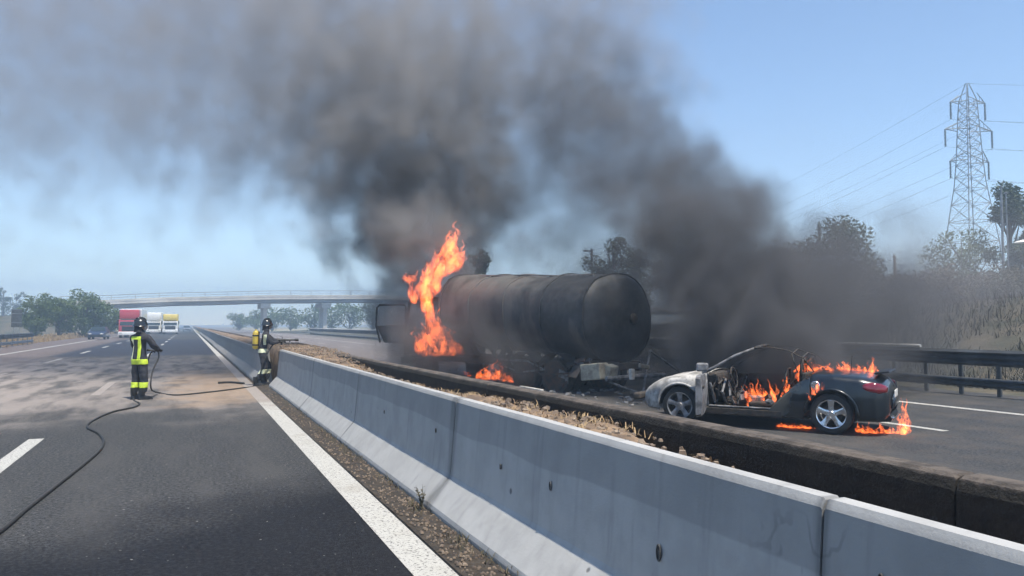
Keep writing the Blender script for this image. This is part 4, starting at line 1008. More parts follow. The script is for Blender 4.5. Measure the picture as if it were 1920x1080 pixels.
# ------------------------------------------------------------------ vehicles waiting far off
def plain(name, c, rough=.35): return mat(name, c, tuple(x * .9 for x in c), rough, 0, scale=1, bmp=0, coat=.5)
M['red_paint'] = plain('red_lorry_paint', (.46, .05, .07)); M['white_paint'] = plain('white_lorry_paint', (.80, .80, .78)); M['yellow_paint'] = plain('yellow_lorry_paint', (.75, .58, .12))
M['blue_paint'] = plain('blue_car_paint', (.015, .022, .05)); M['grey_paint'] = plain('grey_car_paint', (.14, .16, .20)); M['glass'] = mat('dark_glass', (.03, .045, .05), None, .08, 0, bmp=0)
M['headlamp'] = mat('headlamp_glass', (.7, .7, .68), None, .1, 0, bmp=0, coat=1)
def lorry(loc, label, cab, deflector, box, bumper, hgt=3.5, rz=0):
    """front faces the camera (local -y)"""
    r_ = empty('lorry', loc, rz, label=label, cat='lorry', group='lorries held up beyond the firefighters')
    MB().bbox((0, 1.0, 1.45), (2.46, 2.0, 1.9), .12).build('cab', M[cab], r_, smooth=30)
    MB().add([(-1.08, -.03, 1.62), (1.08, -.03, 1.62), (1.02, .02, 2.42), (-1.02, .02, 2.42), (-1.08, .03, 1.62), (1.08, .03, 1.62), (1.02, .08, 2.42), (-1.02, .08, 2.42)],
             [(0, 1, 2, 3), (4, 7, 6, 5), (0, 4, 5, 1), (1, 5, 6, 2), (2, 6, 7, 3), (3, 7, 4, 0)]).build('windscreen', M['glass'], r_)
    MB().bbox((0, .85, (2.42 + hgt) / 2 + .02), (2.36, 1.5, hgt - 2.42), .15).build('roof_fairing', M[deflector], r_, smooth=30)
    MB().bbox((0, -.03, 1.18), (1.7, .06, .62), .03).build('grille', M['black_trim'], r_)
    MB().bbox((0, -.05, .58), (2.48, .30, .46), .06).build('bumper', M[bumper], r_, smooth=30)
    for x in (-.95, .95):
        MB().bbox((x, -.19, .66), (.36, .06, .20), .02).build('headlight', M['headlamp'], r_)
        MB().bbox((x * 1.42, .1, 2.05), (.22, .12, .6), .04).build('mirror', M['black_trim'], r_)
    MB().bbox((0, 6.3, hgt / 2 + .55), (2.5, 8.2, hgt - 1.1 + .2), .05).build('cargo_box', M[box], r_)
    for y in (.9, 6.2, 7.6, 9.0):
        for x in (-1.05, 1.05): MB().lathe([(.2, -.14), (.48, -.14), (.5, -.1), (.5, .1), (.48, .14), (.2, .14)], 18, 'X', (x, y, .5)).build('wheel', M['tyre'], r_, smooth=30)
    MB().bbox((0, 5.5, .85), (.9, 9.5, .22), .02).build('chassis', M['black_trim'], r_)
    return r_
v = P(243, 97); lorry((v.x, v.y, 0), 'red and white lorry standing in the middle lane behind the firefighter', 'red_paint', 'red_paint', 'white_paint', 'white_paint', 3.65, R(-2))
v = P(289, 138); lorry((v.x, v.y, 0), 'plain white lorry between the red and the yellow one', 'white_paint', 'white_paint', 'white_paint', 'white_paint', 3.9)
v = P(320, 132); lorry((v.x, v.y, 0), 'white lorry with a yellow roof fairing nearest the fast lane', 'white_paint', 'yellow_paint', 'yellow_paint', 'white_paint', 3.5)
def far_car(loc, label, paint, rz=0):
    r_ = empty('parked_car', loc, rz, label=label, cat='car', group='cars held up far down the road')
    prof = [(0, .35), (.05, .62), (.5, .80), (1.15, .92), (1.75, 1.42), (3.0, 1.46), (3.9, .98), (4.25, .9), (4.3, .4)]
    def sec(x, z, w): return [Vector((-w, x, .28)), Vector((w, x, .28)), Vector((w, x, min(z, .92))), Vector((w * (.78 if z > 1 else .97), x, z)), Vector((-w * (.78 if z > 1 else .97), x, z)), Vector((-w, x, min(z, .92)))]
    MB().rings([sec(x, z, .80 if x < .1 or x > 4.2 else .90) for x, z in prof]).build('body', M[paint], r_, smooth=35)
    MB().add([(-.72, 1.20, 1.0), (.72, 1.20, 1.0), (.60, 1.68, 1.41), (-.60, 1.68, 1.41), (-.72, 1.28, 1.0), (.72, 1.28, 1.0), (.60, 1.76, 1.41), (-.60, 1.76, 1.41)],
             [(0, 1, 2, 3), (4, 7, 6, 5), (0, 4, 5, 1), (1, 5, 6, 2), (2, 6, 7, 3), (3, 7, 4, 0)]).xf(Matrix.Translation((0, -.05, .03))).build('windscreen', M['glass'], r_)
    for x in (-.6, .6): MB().bbox((x, .05, .66), (.34, .12, .13), .03).build('headlight', M['headlamp'], r_)
    MB().bbox((0, -.01, .45), (1.3, .1, .16), .03).build('grille', M['black_trim'], r_)
    for y in (.85, 3.4):
        for x in (-.78, .78): MB().lathe([(.12, -.1), (.3, -.1), (.32, -.06), (.32, .06), (.3, .1), (.12, .1)], 18, 'X', (x, y, .32)).build('wheel', M['tyre'], r_, smooth=30)
    return r_
v = P(181, 86); far_car((v.x, v.y, 0), 'dark blue car stopped on the hard shoulder by the verge trees', 'blue_paint', R(-3))
v = P(351, 190); far_car((v.x, v.y, 0), 'small grey car far down the fast lane under the overpass', 'grey_paint')
v = P(205, 150); far_car((v.x, v.y, 0), 'dark car half hidden behind the red lorry', 'grey_paint')

# ------------------------------------------------------------------ firefighters
M['uniform'] = mat('dark_turnout_cloth', (.020, .022, .030), (.036, .036, .044), .9, 0, scale=9, bmp=.6, bdist=.012)
M['fluo'] = mat('fluorescent_band', (.62, .78, .05), (.50, .66, .05), .6, 0, scale=12, bmp=.1)
M['reflective'] = mat('reflective_band', (.78, .82, .55), (.60, .64, .45), .45, 0, scale=12, bmp=.1)
M['helmet'] = mat('black_helmet', (.012, .014, .016), (.02, .022, .024), .25, 0, scale=5, bmp=.03, coat=.6)
M['visor'] = mat('visor_mask', (.45, .45, .45), (.30, .31, .32), .15, .2, scale=6, bmp=0)
M['skin'] = mat('skin', (.42, .26, .19), None, .6, 0, bmp=0)
M['boot'] = mat('black_boot', (.012, .012, .012), None, .5, 0, bmp=.1)
M['cyl_yellow'] = mat('yellow_cylinder', (.62, .47, .06), (.50, .37, .06), .45, 0, scale=5, bmp=.05)
M['hose'] = mat('black_hose', (.014, .014, .015), (.022, .021, .020), .7, 0, scale=14, bmp=.2)
def person_body(parent, joints, edges, m):
    me = bpy.data.meshes.new('body'); names = list(joints); idx = {n: i for i, n in enumerate(names)}
    me.from_pydata([joints[n][0] for n in names], [(idx[a], idx[b]) for a, b in edges], [])
    o = bpy.data.objects.new('body', me); COL.objects.link(o)
    sk = o.modifiers.new('skin', 'SKIN'); sk.use_smooth_shade = True; sk.branch_smoothing = .6
    if not me.skin_vertices: bpy.context.view_layer.objects.active = o
    for n in names:
        v = me.skin_vertices[0].data[idx[n]]; r_ = joints[n][1]
        v.radius = r_ if isinstance(r_, tuple) else (r_, r_); v.use_root = (n == 'pelvis')
    ss = o.modifiers.new('sub', 'SUBSURF'); ss.levels = 3; ss.render_levels = 3
    dg = bpy.context.evaluated_depsgraph_get(); ev = o.evaluated_get(dg)
    fin = bpy.data.meshes.new_from_object(ev)
    o.modifiers.clear(); o.data = fin
    for v in fin.vertices:   # folds of the cloth
        n_ = fb(v.co.x * 5, v.co.y * 5, v.co.z * 9); 
        if v.co.z < 1.45: v.co += v.normal * .012 * n_
    fin.materials.clear(); fin.materials.append(m); fin.polygons.foreach_set('use_smooth', [True] * len(fin.polygons))
    o.parent = parent; return o
def band(body_o, parent, planes, m, name, off=.008):
    bm = bmesh.new(); bm.from_mesh(body_o.data)
    for co, no in planes:
        g = bm.verts[:] + bm.edges[:] + bm.faces[:]
        bmesh.ops.bisect_plane(bm, geom=g, plane_co=co, plane_no=no, clear_outer=True)
    bm.normal_update()
    for v in bm.verts: v.co += v.normal * off
    me = bpy.data.meshes.new(name); bm.to_mesh(me); bm.free()
    if not len(me.polygons): return None
    me.materials.append(m); o = bpy.data.objects.new(name, me); COL.objects.link(o); o.parent = parent
    me.polygons.foreach_set('use_smooth', [True] * len(me.polygons))
    s_ = o.modifiers.new('t', 'SOLIDIFY'); s_.thickness = .006
    return o
def zb(a, b): return [((0, 0, a), (0, 0, -1)), ((0, 0, b), (0, 0, 1))]
def xb(a, b): return [((a, 0, 0), (-1, 0, 0)), ((b, 0, 0), (1, 0, 0))]
def yb(a, b): return [((0, a, 0), (0, -1, 0)), ((0, b, 0), (0, 1, 0))]
def head_kit(parent, c, yaw):
    h = empty('head', c, yaw); h.parent = parent
    # skull with nose, mouth, ears; helmet, neck flap and mask over it
    f = MB(); rg = []
    for z, rx, ry, oy in ((-.13, .045, .05, .0), (-.11, .062, .075, .015), (-.06, .072, .092, .01), (0, .078, .10, 0), (.06, .076, .098, -.005), (.10, .055, .07, -.01), (.12, .01, .01, -.01)):
        rg.append([Vector((rx * math.cos(a), oy + ry * math.sin(a), z)) for a in [2 * math.pi * k / 16 for k in range(16)]])
    f.rings(rg); f.build('face', M['skin'], h, smooth='all')
    MB().rings([[Vector((.016 * math.cos(a), .10 + dy, z + .01 * math.sin(a))) for a in [2 * math.pi * k / 8 for k in range(8)]] for z, dy in ((.02, -.01), (-.015, .02), (-.03, -.005))]).build('nose', M['skin'], h, smooth='all')
    for s_ in (-1, 1):
        MB().lathe([(.001, -.006), (.009, -.004), (.010, 0)], 8, 'Y', (s_ * .03, .098, .015)).build('eye', M['helmet'], h)
        MB().bbox((s_ * .08, -.005, -.01), (.015, .03, .055), .006).build('ear', M['skin'], h)
    rg = []
    for z, rx, ry, oy in ((-.035, .148, .178, -.01), (-.025, .140, .168, -.012), (.01, .128, .150, -.015), (.06, .122, .142, -.015), (.11, .098, .118, -.015), (.145, .055, .075, -.012), (.158, .008, .012, -.01)):
        rg.append([Vector((rx * math.cos(a), oy + ry * math.sin(a), z + (.03 if math.sin(a) > .5 and z < .02 else 0))) for a in [2 * math.pi * k / 24 for k in range(24)]])
    hm = MB().rings(rg).build('helmet', M['helmet'], h, smooth=50)
    MB().tube([(0, .12, .10), (0, .06, .155), (0, -.02, .175), (0, -.10, .15), (0, -.15, .08)], [.008, .013, .015, .013, .008], 6).build('crest', M['helmet'], hm, smooth='all')
    MB().rings([[Vector((.118 * math.cos(a) * k, -.01 + .135 * math.sin(a) * k, z)) for a in [math.pi + math.pi * j / 12 for j in range(13)]] for z, k in ((-.02, 1), (-.10, .98), (-.17, 1.08))], False, False, closed=False).build('neck_flap', M['uniform'], hm, smooth='all')
    MB().rings([[Vector((.10 * k * math.cos(a), .02 + .115 * k * math.sin(a), z)) for a in [.25 + (math.pi - .5) * j / 12 for j in range(13)]] for z, k in ((.03, 1.0), (-.03, 1.08), (-.09, 1.0), (-.13, .7))], False, False, closed=False).build('visor', M['visor'], hm, smooth='all')
    return h
def glove(parent, p, d, curl, side):
    """palm with four unequal curled fingers and a thumb off the side of the palm"""
    d = Vector(d).normalized(); up = Vector((0, 0, 1)); s_ = d.cross(up)
    if s_.length < .1: s_ = Vector((1, 0, 0))
    s_.normalize(); u = s_.cross(d).normalized(); p = Vector(p)
    mb = MB()
    mb.rings([[p + d * t_ + s_ * (w * math.cos(a)) + u * (h_ * math.sin(a)) for a in [2 * math.pi * k / 10 for k in range(10)]] for t_, w, h_ in ((-.05, .036, .034), (-.01, .040, .026), (.04, .048, .022), (.085, .046, .019), (.095, .02, .01))])
    for k, L in enumerate((.072, .082, .076, .060)):
        b = p + d * .085 + s_ * (-.034 + .0225 * k); 
        q1 = b + (d * math.cos(curl * .5) - u * math.sin(curl * .5)) * L * .42; q2 = q1 + (d * math.cos(curl * 1.3) - u * math.sin(curl * 1.3)) * L * .32; q3 = q2 + (d * math.cos(curl * 2.0) - u * math.sin(curl * 2.0)) * L * .26
        mb.tube([b - d * .02, b, q1, q2, q3], [.011, .0115, .011, .010, .007], 7)
    b = p + s_ * side * .040 + d * .015; mb.tube([b - s_ * side * .015, b, b + s_ * side * .026 + d * .030 - u * .01, b + s_ * side * .022 + d * .062 - u * .026], [.014, .015, .013, .009], 7)
    return mb.build('glove', M['boot'], parent, smooth='all')
EDG = [('pelvis', 'waist'), ('waist', 'chest'), ('chest', 'yoke'), ('yoke', 'neck'), ('neck', 'skull'),
       ('yoke', 'shoulder_l'), ('shoulder_l', 'elbow_l'), ('elbow_l', 'wrist_l'), ('yoke', 'shoulder_r'), ('shoulder_r', 'elbow_r'), ('elbow_r', 'wrist_r'),
       ('pelvis', 'hip_l'), ('hip_l', 'knee_l'), ('knee_l', 'ankle_l'), ('pelvis', 'hip_r'), ('hip_r', 'knee_r'), ('knee_r', 'ankle_r')]
def boots(parent, spots):
    for (x, y, rz, tilt) in spots:
        rot = Matrix.Rotation(rz, 3, 'Z')
        rg = []
        for yy, w, h in ((-.10, .035, .06), (-.085, .048, .11), (-.02, .052, .14), (.05, .052, .10), (.12, .053, .075), (.18, .045, .06), (.205, .02, .035)):
            rg.append([Vector((x, y, 0)) + rot @ Vector((w * cx, yy, h * cz)) for cx, cz in ((-1, 0), (-1, .55), (-.7, .9), (0, 1), (.7, .9), (1, .55), (1, 0))])
        b = MB().rings(rg); b.tube([Vector((x, y, .10)) + rot @ Vector((0, -.03, 0)), Vector((x, y, .26)) + rot @ Vector((0, -.03, 0))], [.072, .078], 12)
        b.build('boot', M['boot'], parent, smooth=40)
# first: back to the camera, minding the hose
F1 = Vector((-1.02, 19.1, 0)); d1 = cw(.30, .95); 
ff = empty('person', F1, math.atan2(d1.y, d1.x) - math.pi / 2, label='firefighter in dark gear with yellow vertical back stripes standing on the open lane', cat='person')
J = {'pelvis': ((0, 0, .93), (.175, .135)), 'waist': ((0, .01, 1.10), (.175, .13)), 'chest': ((0, .0, 1.28), (.195, .145)), 'yoke': ((0, -.01, 1.45), (.135, .10)), 'neck': ((0, .01, 1.55), (.07, .07)), 'skull': ((0, .03, 1.68), (.07, .085)),
     'shoulder_l': ((-.205, 0, 1.43), .092), 'elbow_l': ((-.255, .10, 1.18), .072), 'wrist_l': ((-.10, .30, 1.12), .055),
     'shoulder_r': ((.205, 0, 1.43), .092), 'elbow_r': ((.30, .12, 1.20), .074), 'wrist_r': ((.20, .36, 1.12), .055),
     'hip_l': ((-.095, 0, .82), .122), 'knee_l': ((-.105, .02, .48), .094), 'ankle_l': ((-.105, -.01, .14), .086),
     'hip_r': ((.095, 0, .82), .122), 'knee_r': ((.11, .03, .48), .094), 'ankle_r': ((.125, .0, .14), .086)}
b1 = person_body(ff, J, EDG, M['uniform'])
band(b1, ff, zb(.80, .915) + yb(-.5, .5), M['fluo'], 'hem_band')
band(b1, ff, zb(.27, .39), M['fluo'], 'trouser_band')
band(b1, ff, zb(.915, 1.36) + xb(-.155, -.095) + yb(-.5, 0), M['reflective'], 'back_stripe')
band(b1, ff, zb(.915, 1.36) + xb(.035, .105) + yb(-.5, 0), M['fluo'], 'back_stripe')
band(b1, ff, zb(1.36, 1.43) + xb(-.155, .105) + yb(-.5, 0), M['fluo'], 'yoke_band')
head_kit(ff, (0, .02, 1.70), R(-35))
boots(ff, ((-.105, -.01, R(8), 0), (.125, 0, R(-38), 0)))
glove(ff, (-.05, .34, 1.11), (.8, .6, -.1), 1.0, 1); glove(ff, (.15, .42, 1.12), (-.4, .9, 0), 1.0, -1)
# second: at the barrier, aiming the nozzle at the tanker
F2 = Vector((1.93, 22.0, 0)); d2 = cw(.93, .42)
f2 = empty('person', F2, math.atan2(d2.y, d2.x) - math.pi / 2, label='firefighter with a yellow air cylinder on the back aiming a nozzle over the barrier', cat='person')
J = {'pelvis': ((0, -.02, .95), (.165, .135)), 'waist': ((0, -.01, 1.12), (.165, .13)), 'chest': ((0, .03, 1.30), (.185, .145)), 'yoke': ((0, .05, 1.46), (.13, .10)), 'neck': ((0, .08, 1.56), (.07, .07)), 'skull': ((0, .11, 1.69), (.07, .085)),
     'shoulder_l': ((-.20, .05, 1.44), .09), 'elbow_l': ((-.22, .30, 1.24), .07), 'wrist_l': ((-.06, .54, 1.26), .053),
     'shoulder_r': ((.20, .05, 1.44), .09), 'elbow_r': ((.25, .18, 1.19), .072), 'wrist_r': ((.07, .40, 1.22), .055),
     'hip_l': ((-.095, -.01, .84), .118), 'knee_l': ((-.10, .16, .50), .092), 'ankle_l': ((-.10, .08, .14), .083),
     'hip_r': ((.095, -.03, .84), .118), 'knee_r': ((.10, .04, .50), .092), 'ankle_r': ((.10, -.16, .16), .083)}
b2 = person_body(f2, J, EDG, M['uniform'])
band(b2, f2, zb(.92, 1.03) , M['reflective'], 'hem_band')
band(b2, f2, zb(.34, .46), M['reflective'], 'trouser_band')
for xa in ((-.5, -.02), (.02, .5)): band(b2, f2, zb(1.14, 1.42) + yb(-.02, .05) + xb(*xa), M['reflective'], 'harness_strap', .012)
head_kit(f2, (0, .10, 1.71), R(20))
boots(f2, ((-.10, .08, 0, 0), (.10, -.17, R(-10), 0)))
glove(f2, (-.02, .60, 1.27), (.3, .95, 0), 1.1, 1); glove(f2, (.06, .47, 1.23), (-.3, .95, .1), 1.1, -1)
sc_ = MB().lathe([(.01, 1.02), (.06, 1.03), (.085, 1.07), (.085, 1.46), (.06, 1.52), (.025, 1.54), (.025, 1.58)], 18, 'Z', (0.02, -.215, 0)).build('air_cylinder', M['cyl_yellow'], f2, smooth=40)
MB().lathe([(.002, .0), (.03, .0), (.03, .05), (.002, .05)], 10, 'Z', (.02, -.215, .985)).build('valve', M['galv'], sc_)
MB().bbox((0, -.135, 1.27), (.24, .03, .50), .012).build('back_plate', M['boot'], f2)
for z in (1.14, 1.40): MB().lathe([(.088, z - .02), (.092, z - .015), (.092, z + .015), (.088, z + .02)], 18, 'Z', (.02, -.215, 0)).build('cylinder_strap', M['boot'], f2)
nz_ = empty('nozzle', F2 + Vector((d2.x, d2.y, 0)).normalized() * .50 + Vector((0, 0, 1.27)), math.atan2(d2.y, d2.x), label='dark branch pipe nozzle held out over the barrier', cat='nozzle')
MB().lathe([(.02, -.16), (.030, -.15), (.030, .06), (.026, .08), (.022, .30), (.026, .34), (.040, .36), (.040, .44), (.030, .45)], 14, 'X').build('barrel', M['boot'], nz_, smooth=40)
MB().bbox((-.02, 0, -.08), (.04, .03, .13), .01).build('grip', M['boot'], nz_); MB().tube([(.0, 0, .03), (.02, 0, .08), (-.05, 0, .10)], .010, 6).build('lever', M['galv_dark'], nz_)
# ------------------------------------------------------------------ hose
def G(px, py_):
    """road point seen at a pixel of the 1920 x 1080 frame; used once to read the hose's lie off the lane"""
    d = 1400 * CAM_H / (py_ - 609); return cw((px - 960) / 1400 * d, d)
def smooth_path(pts, n=10):
    out = []
    for i in range(len(pts) - 1):
        p0 = pts[max(i - 1, 0)]; p1 = pts[i]; p2 = pts[i + 1]; p3 = pts[min(i + 2, len(pts) - 1)]
        for k in range(n):
            t = k / n; out.append(.5 * ((2 * p1) + (p2 - p0) * t + (2 * p0 - 5 * p1 + 4 * p2 - p3) * t * t + (3 * p1 - p0 - 3 * p2 + p3) * t ** 3))
    out.append(pts[-1]); return out
hz = .018
lie = [Vector((-2.35, 2.6, 0)), Vector((-1.72, 5.0, 0)), G(0, 1005), G(60, 955), G(120, 907), G(172, 865), G(196, 842), G(201, 826), G(190, 812), G(170, 801), G(180, 789), G(215, 773), G(255, 764), G(266, 757)]
for v in lie: v.z = hz
fwd = Vector((d1.x, d1.y, 0)).normalized(); rt_ = Vector((fwd.y, -fwd.x, 0))
hand = F1 + fwd * .46 + rt_ * .06 + Vector((0, 0, 1.09))
lie += [F1 + rt_ * -.02 + fwd * -.12 + Vector((0, 0, hz)), F1 + fwd * .35 + rt_ * -.22 + Vector((0, 0, .25)), hand - rt_ * .22 + Vector((0, 0, -.12)), hand, hand + rt_ * .14 + fwd * -.1 + Vector((0, 0, -.16)), F1 + rt_ * .26 + fwd * .12 + Vector((0, 0, .62)), F1 + rt_ * .30 + fwd * .05 + Vector((0, 0, .25))]
for q in ((303, 737), (335, 741), (400, 735), (455, 728), (492, 722)):
    w = G(*q); w.z = hz; lie.append(w)
f2d = Vector((d2.x, d2.y, 0)).normalized(); r2 = Vector((f2d.y, -f2d.x, 0))
lie += [F2 - f2d * .10 + r2 * .22 + Vector((0, 0, .35)), F2 + f2d * .10 + r2 * .24 + Vector((0, 0, .95)), F2 + f2d * .34 + Vector((0, 0, 1.25))]
tag(MB().tube(smooth_path(lie), hz, 10).build('fire_hose', M['hose'], smooth='all'), 'black fire hose snaking along the lane past one firefighter to the other', 'hose')
o = MB().tube(smooth_path([Vector((*G(412, 719).xy, .03)), Vector((*G(435, 718).xy, .03)), Vector((*G(460, 720).xy, .03))]), .03, 8).build('hose_coupling_piece', M['hose'], smooth='all')
o.name = 'hose_length'; tag(o, 'short dark length of hose on the sandy patch', 'hose')

# ------------------------------------------------------------------ fire
def flame_mat(name, k, strength):
    m, t, p = newmat(name); t.nodes.remove(p); o = OBJ(t)
    mp = t.nodes.new('ShaderNodeMapping'); LK(t, o, mp.inputs[0]); mp.inputs['Scale'].default_value = (1, 1, .55)
    wp = NZ(t, mp.outputs[0], 2.2 * k, 2, .5, col=True)
    vv = V_(t, 'ADD', mp.outputs[0], V_(t, 'SCALE', wp, scale=.40 / k))
    n1 = NZ(t, vv, 4.2 * k, 4, .62); n2 = NZ(t, vv, 11 * k, 3, .6)
    lw = t.nodes.new('ShaderNodeLayerWeight'); lw.inputs[0].default_value = .5
    face = SS(t, lw.outputs['Facing'], .0, .82, 1, 0)
    hole = SS(t, M_(t, 'MULTIPLY_ADD', n2, .35, M_(t, 'MULTIPLY', n1, .75)), .47, .64)
    al = M_(t, 'MULTIPLY', face, M_(t, 'MULTIPLY_ADD', hole, .80, .02), clamp=True)
    c = MIX(t, SS(t, n1, .42, .60), (.50, .045, .014), (1.0, .16, .030)); c = MIX(t, SS(t, n2, .50, .66), c, (1.0, .24, .055))
    em = t.nodes.new('ShaderNodeEmission'); LK(t, c, em.inputs[0]); LK(t, M_(t, 'MULTIPLY', al, strength), em.inputs[1]); m.cycles.emission_sampling = 'NONE'
    tr = t.nodes.new('ShaderNodeBsdfTransparent'); mx = t.nodes.new('ShaderNodeAddShader')
    LK(t, tr.outputs[0], mx.inputs[0]); LK(t, em.outputs[0], mx.inputs[1]); LK(t, mx.outputs[0], t.nodes['Material Output'].inputs[0])
    return m
M['flame'] = flame_mat('flame', 1.0, .62); M['flame_small'] = flame_mat('small_flame', 2.6, .72)
def tongue(mb, base, h, w, lean, rnd, flat=.6, n=10, k=14):
    base = Vector(base); s0 = rnd.uniform(0, 50); rot = rnd.uniform(0, math.pi); rs = []
    for i in range(k + 1):
        u = i / k; prof = (.45 + .75 * math.sin(math.pi * min(1, u * 1.35) ** .8)) * (1 - u) ** .75 + .01
        prof *= 1 + .45 * fb(s0, u * 3.0); c = base + Vector(lean) * (u ** 1.4) + Vector((0, 0, h * u))
        c += Vector((fb(s0 + 3, u * 2.2), fb(s0 + 9, u * 2.2), 0)) * w * 1.1 * u
        ring = []
        for j in range(n):
            a = 2 * math.pi * j / n; q = 1 + .30 * fb(s0 + math.cos(a), math.sin(a), u * 4)
            e = Vector((math.cos(a), math.sin(a) * flat, 0)); e.rotate(Matrix.Rotation(rot, 3, 'Z')); ring.append(c + e * w * prof * q)
        rs.append(ring)
    mb.rings(rs)
def fire(label, origin, tongues, seed):
    rnd = random.Random(seed); mb = MB(); og = Vector(origin)
    tongues = list(tongues) + [(r_ + rnd.uniform(-.08, .08), d + rnd.uniform(-.2, .2), z + rnd.uniform(-.02, .1), h * rnd.uniform(.7, 1.05), w * rnd.uniform(.5, .9), (lean[0] + rnd.uniform(-.1, .1), 0)) for (r_, d, z, h, w, lean) in tongues]
    for (r_, d, z, h, w, lean) in tongues:
        w *= 1.22; b = cw(r_, d, z) - og; l = cw(lean[0], lean[1]); l.z = 0; tongue(mb, b, h, w, l, rnd)
    o = mb.build('fire', M['flame'], smooth='all', loc=og); return tag(o, label, 'fire', 'flames on the wrecks')
def px2(px, py_, d): return ((px - 960) / 1400 * d, d, CAM_H + (609 - py_) / 1400 * d)
rnd = random.Random(31); tg_ = []
DF = 21.9
# (pixel-column, row of the foot, height m, half width m, lean)
for (px, py_, h, w, lx) in ((800, 668, 1.0, .30, -.1), (820, 668, 1.4, .36, -.15), (842, 668, .9, .30, -.1), (812, 650, 1.6, .28, -.1), (788, 660, .7, .22, -.15), (832, 655, 1.2, .25, -.35), (855, 668, .55, .20, .1),
                            (806, 600, 1.5, .20, -.1), (798, 585, 1.4, .18, .05), (790, 565, 1.2, .22, .15), (806, 560, 1.5, .26, .25), (815, 548, 1.6, .26, .40), (830, 520, 1.5, .30, .25), (846, 512, 1.3, .30, .1), (838, 500, 1.35, .30, .2),
                            (858, 505, .9, .25, .1), (850, 480, .95, .22, .05), (795, 540, 1.1, .16, .5), (778, 570, .8, .10, -.15), (768, 560, .6, .10, .05), (800, 520, 1.0, .18, .6)):
    r_, d, z = px2(px, py_, DF + rnd.uniform(-.35, .5)); tg_.append((r_, d, z, h, w, (lx, 0)))
fire('tall ragged orange fire roaring up between cab and tank', cw(*px2(812, 668, DF)), tg_, 51)
tg_ = [(*px2(px, py_, DF + .3), h, w, (lx, 0)) for (px, py_, h, w, lx) in ((768, 532, .38, .17, 0), (776, 530, .34, .15, .05), (762, 528, .30, .12, 0))]
fire('small ball of flame licking over the cab roof', cw(*px2(768, 532, DF)), tg_, 52)
tg_ = [(*px2(px, py_, 20.6), h, w, (lx, 0)) for (px, py_, h, w, lx) in ((895, 712, .32, .14, .1), (912, 713, .42, .17, .05), (928, 713, .62, .18, .05), (942, 715, .50, .17, -.1), (956, 717, .34, .14, -.1), (966, 718, .22, .10, -.05), (880, 706, .12, .12, -.1), (935, 712, .5, .14, .1))]
fire('low orange fire on the road below the tank', cw(*px2(930, 715, 20.6)), tg_, 53)
cm = Matrix.Translation(CA) @ Matrix.Rotation(CH, 4, 'Z')
def car_fire(label, tongues, seed):
    rnd = random.Random(seed); mb = MB(); og = cm @ Vector(tongues[0][:3])
    tongues = list(tongues) + [(x + rnd.uniform(-.03, .03), y + rnd.uniform(-.03, .03), z, h * rnd.uniform(.6, 1.05), w * rnd.uniform(.5, .9), lx, ly) for (x, y, z, h, w, lx, ly) in tongues]
    for (x, y, z, h, w, lx, ly) in tongues: tongue(mb, cm @ Vector((x, y, z)) - og, h, w, (cm.to_3x3() @ Vector((lx, ly, 0))), rnd, .75)
    return tag(mb.build('fire', M['flame_small'], smooth='all', loc=og), label, 'fire', 'flames on the wrecks')
rn = random.Random(2)
car_fire('red fire glowing inside the open cabin of the car', [(rn.uniform(.55, 1.35), rn.uniform(-.5, .5), rn.uniform(.28, .5), rn.uniform(.2, .45), rn.uniform(.05, .10), .1, 0) for _ in range(16)] + [(rn.uniform(.48, .66), rn.uniform(.1, .55), rn.uniform(.75, .95), rn.uniform(.15, .3), rn.uniform(.05, .08), -.1, 0) for _ in range(7)], 61)
car_fire('band of orange flame running along the rear deck behind the seats', [(.50 - .062 * k + rn.uniform(-.03, .03), .10 + rn.uniform(-.25, .3), .93, rn.uniform(.10, .18), rn.uniform(.07, .10), .04, 0) for k in range(15)], 62)
car_fire('small upright flame on the boot lid near the spoiler', [(-.52, .10, .92, .27, .065, 0, 0), (-.50, .14, .92, .20, .06, .02, 0), (-.55, .08, .92, .16, .05, 0, 0)], 63)
car_fire('flame licking out over the rear wheel arch', [(.18, .90, .64, .22, .045, 0, .02), (.25, .90, .60, .13, .035, .02, 0), (.10, .90, .68, .14, .035, -.01, 0), (.31, .90, .52, .12, .028, .02, 0)], 64)
car_fire('yellow orange flames spreading on the road under the sill ahead of the rear wheel', [(.38 + .055 * k, .50 + rn.uniform(-.05, .05), .015, rn.uniform(.05, .10), .075, 0, 0) for k in range(10)], 65)
car_fire('yellow orange flames on the road under the tail of the car', [(-.34 - .05 * k, .60 - .02 * k + rn.uniform(-.1, .05), .015, rn.uniform(.10, .18), .065, 0, 0) for k in range(11)], 66)
car_fire('bright upright flame behind the corner of the rear bumper', [(-.98, .28, .01, .58, .08, .03, 0), (-.94, .34, .01, .38, .10, 0, 0), (-.99, .22, .01, .28, .08, 0, 0), (-.95, .37, .01, .24, .08, 0, 0), (-.97, .27, .01, .42, .07, .02, 0)], 67)

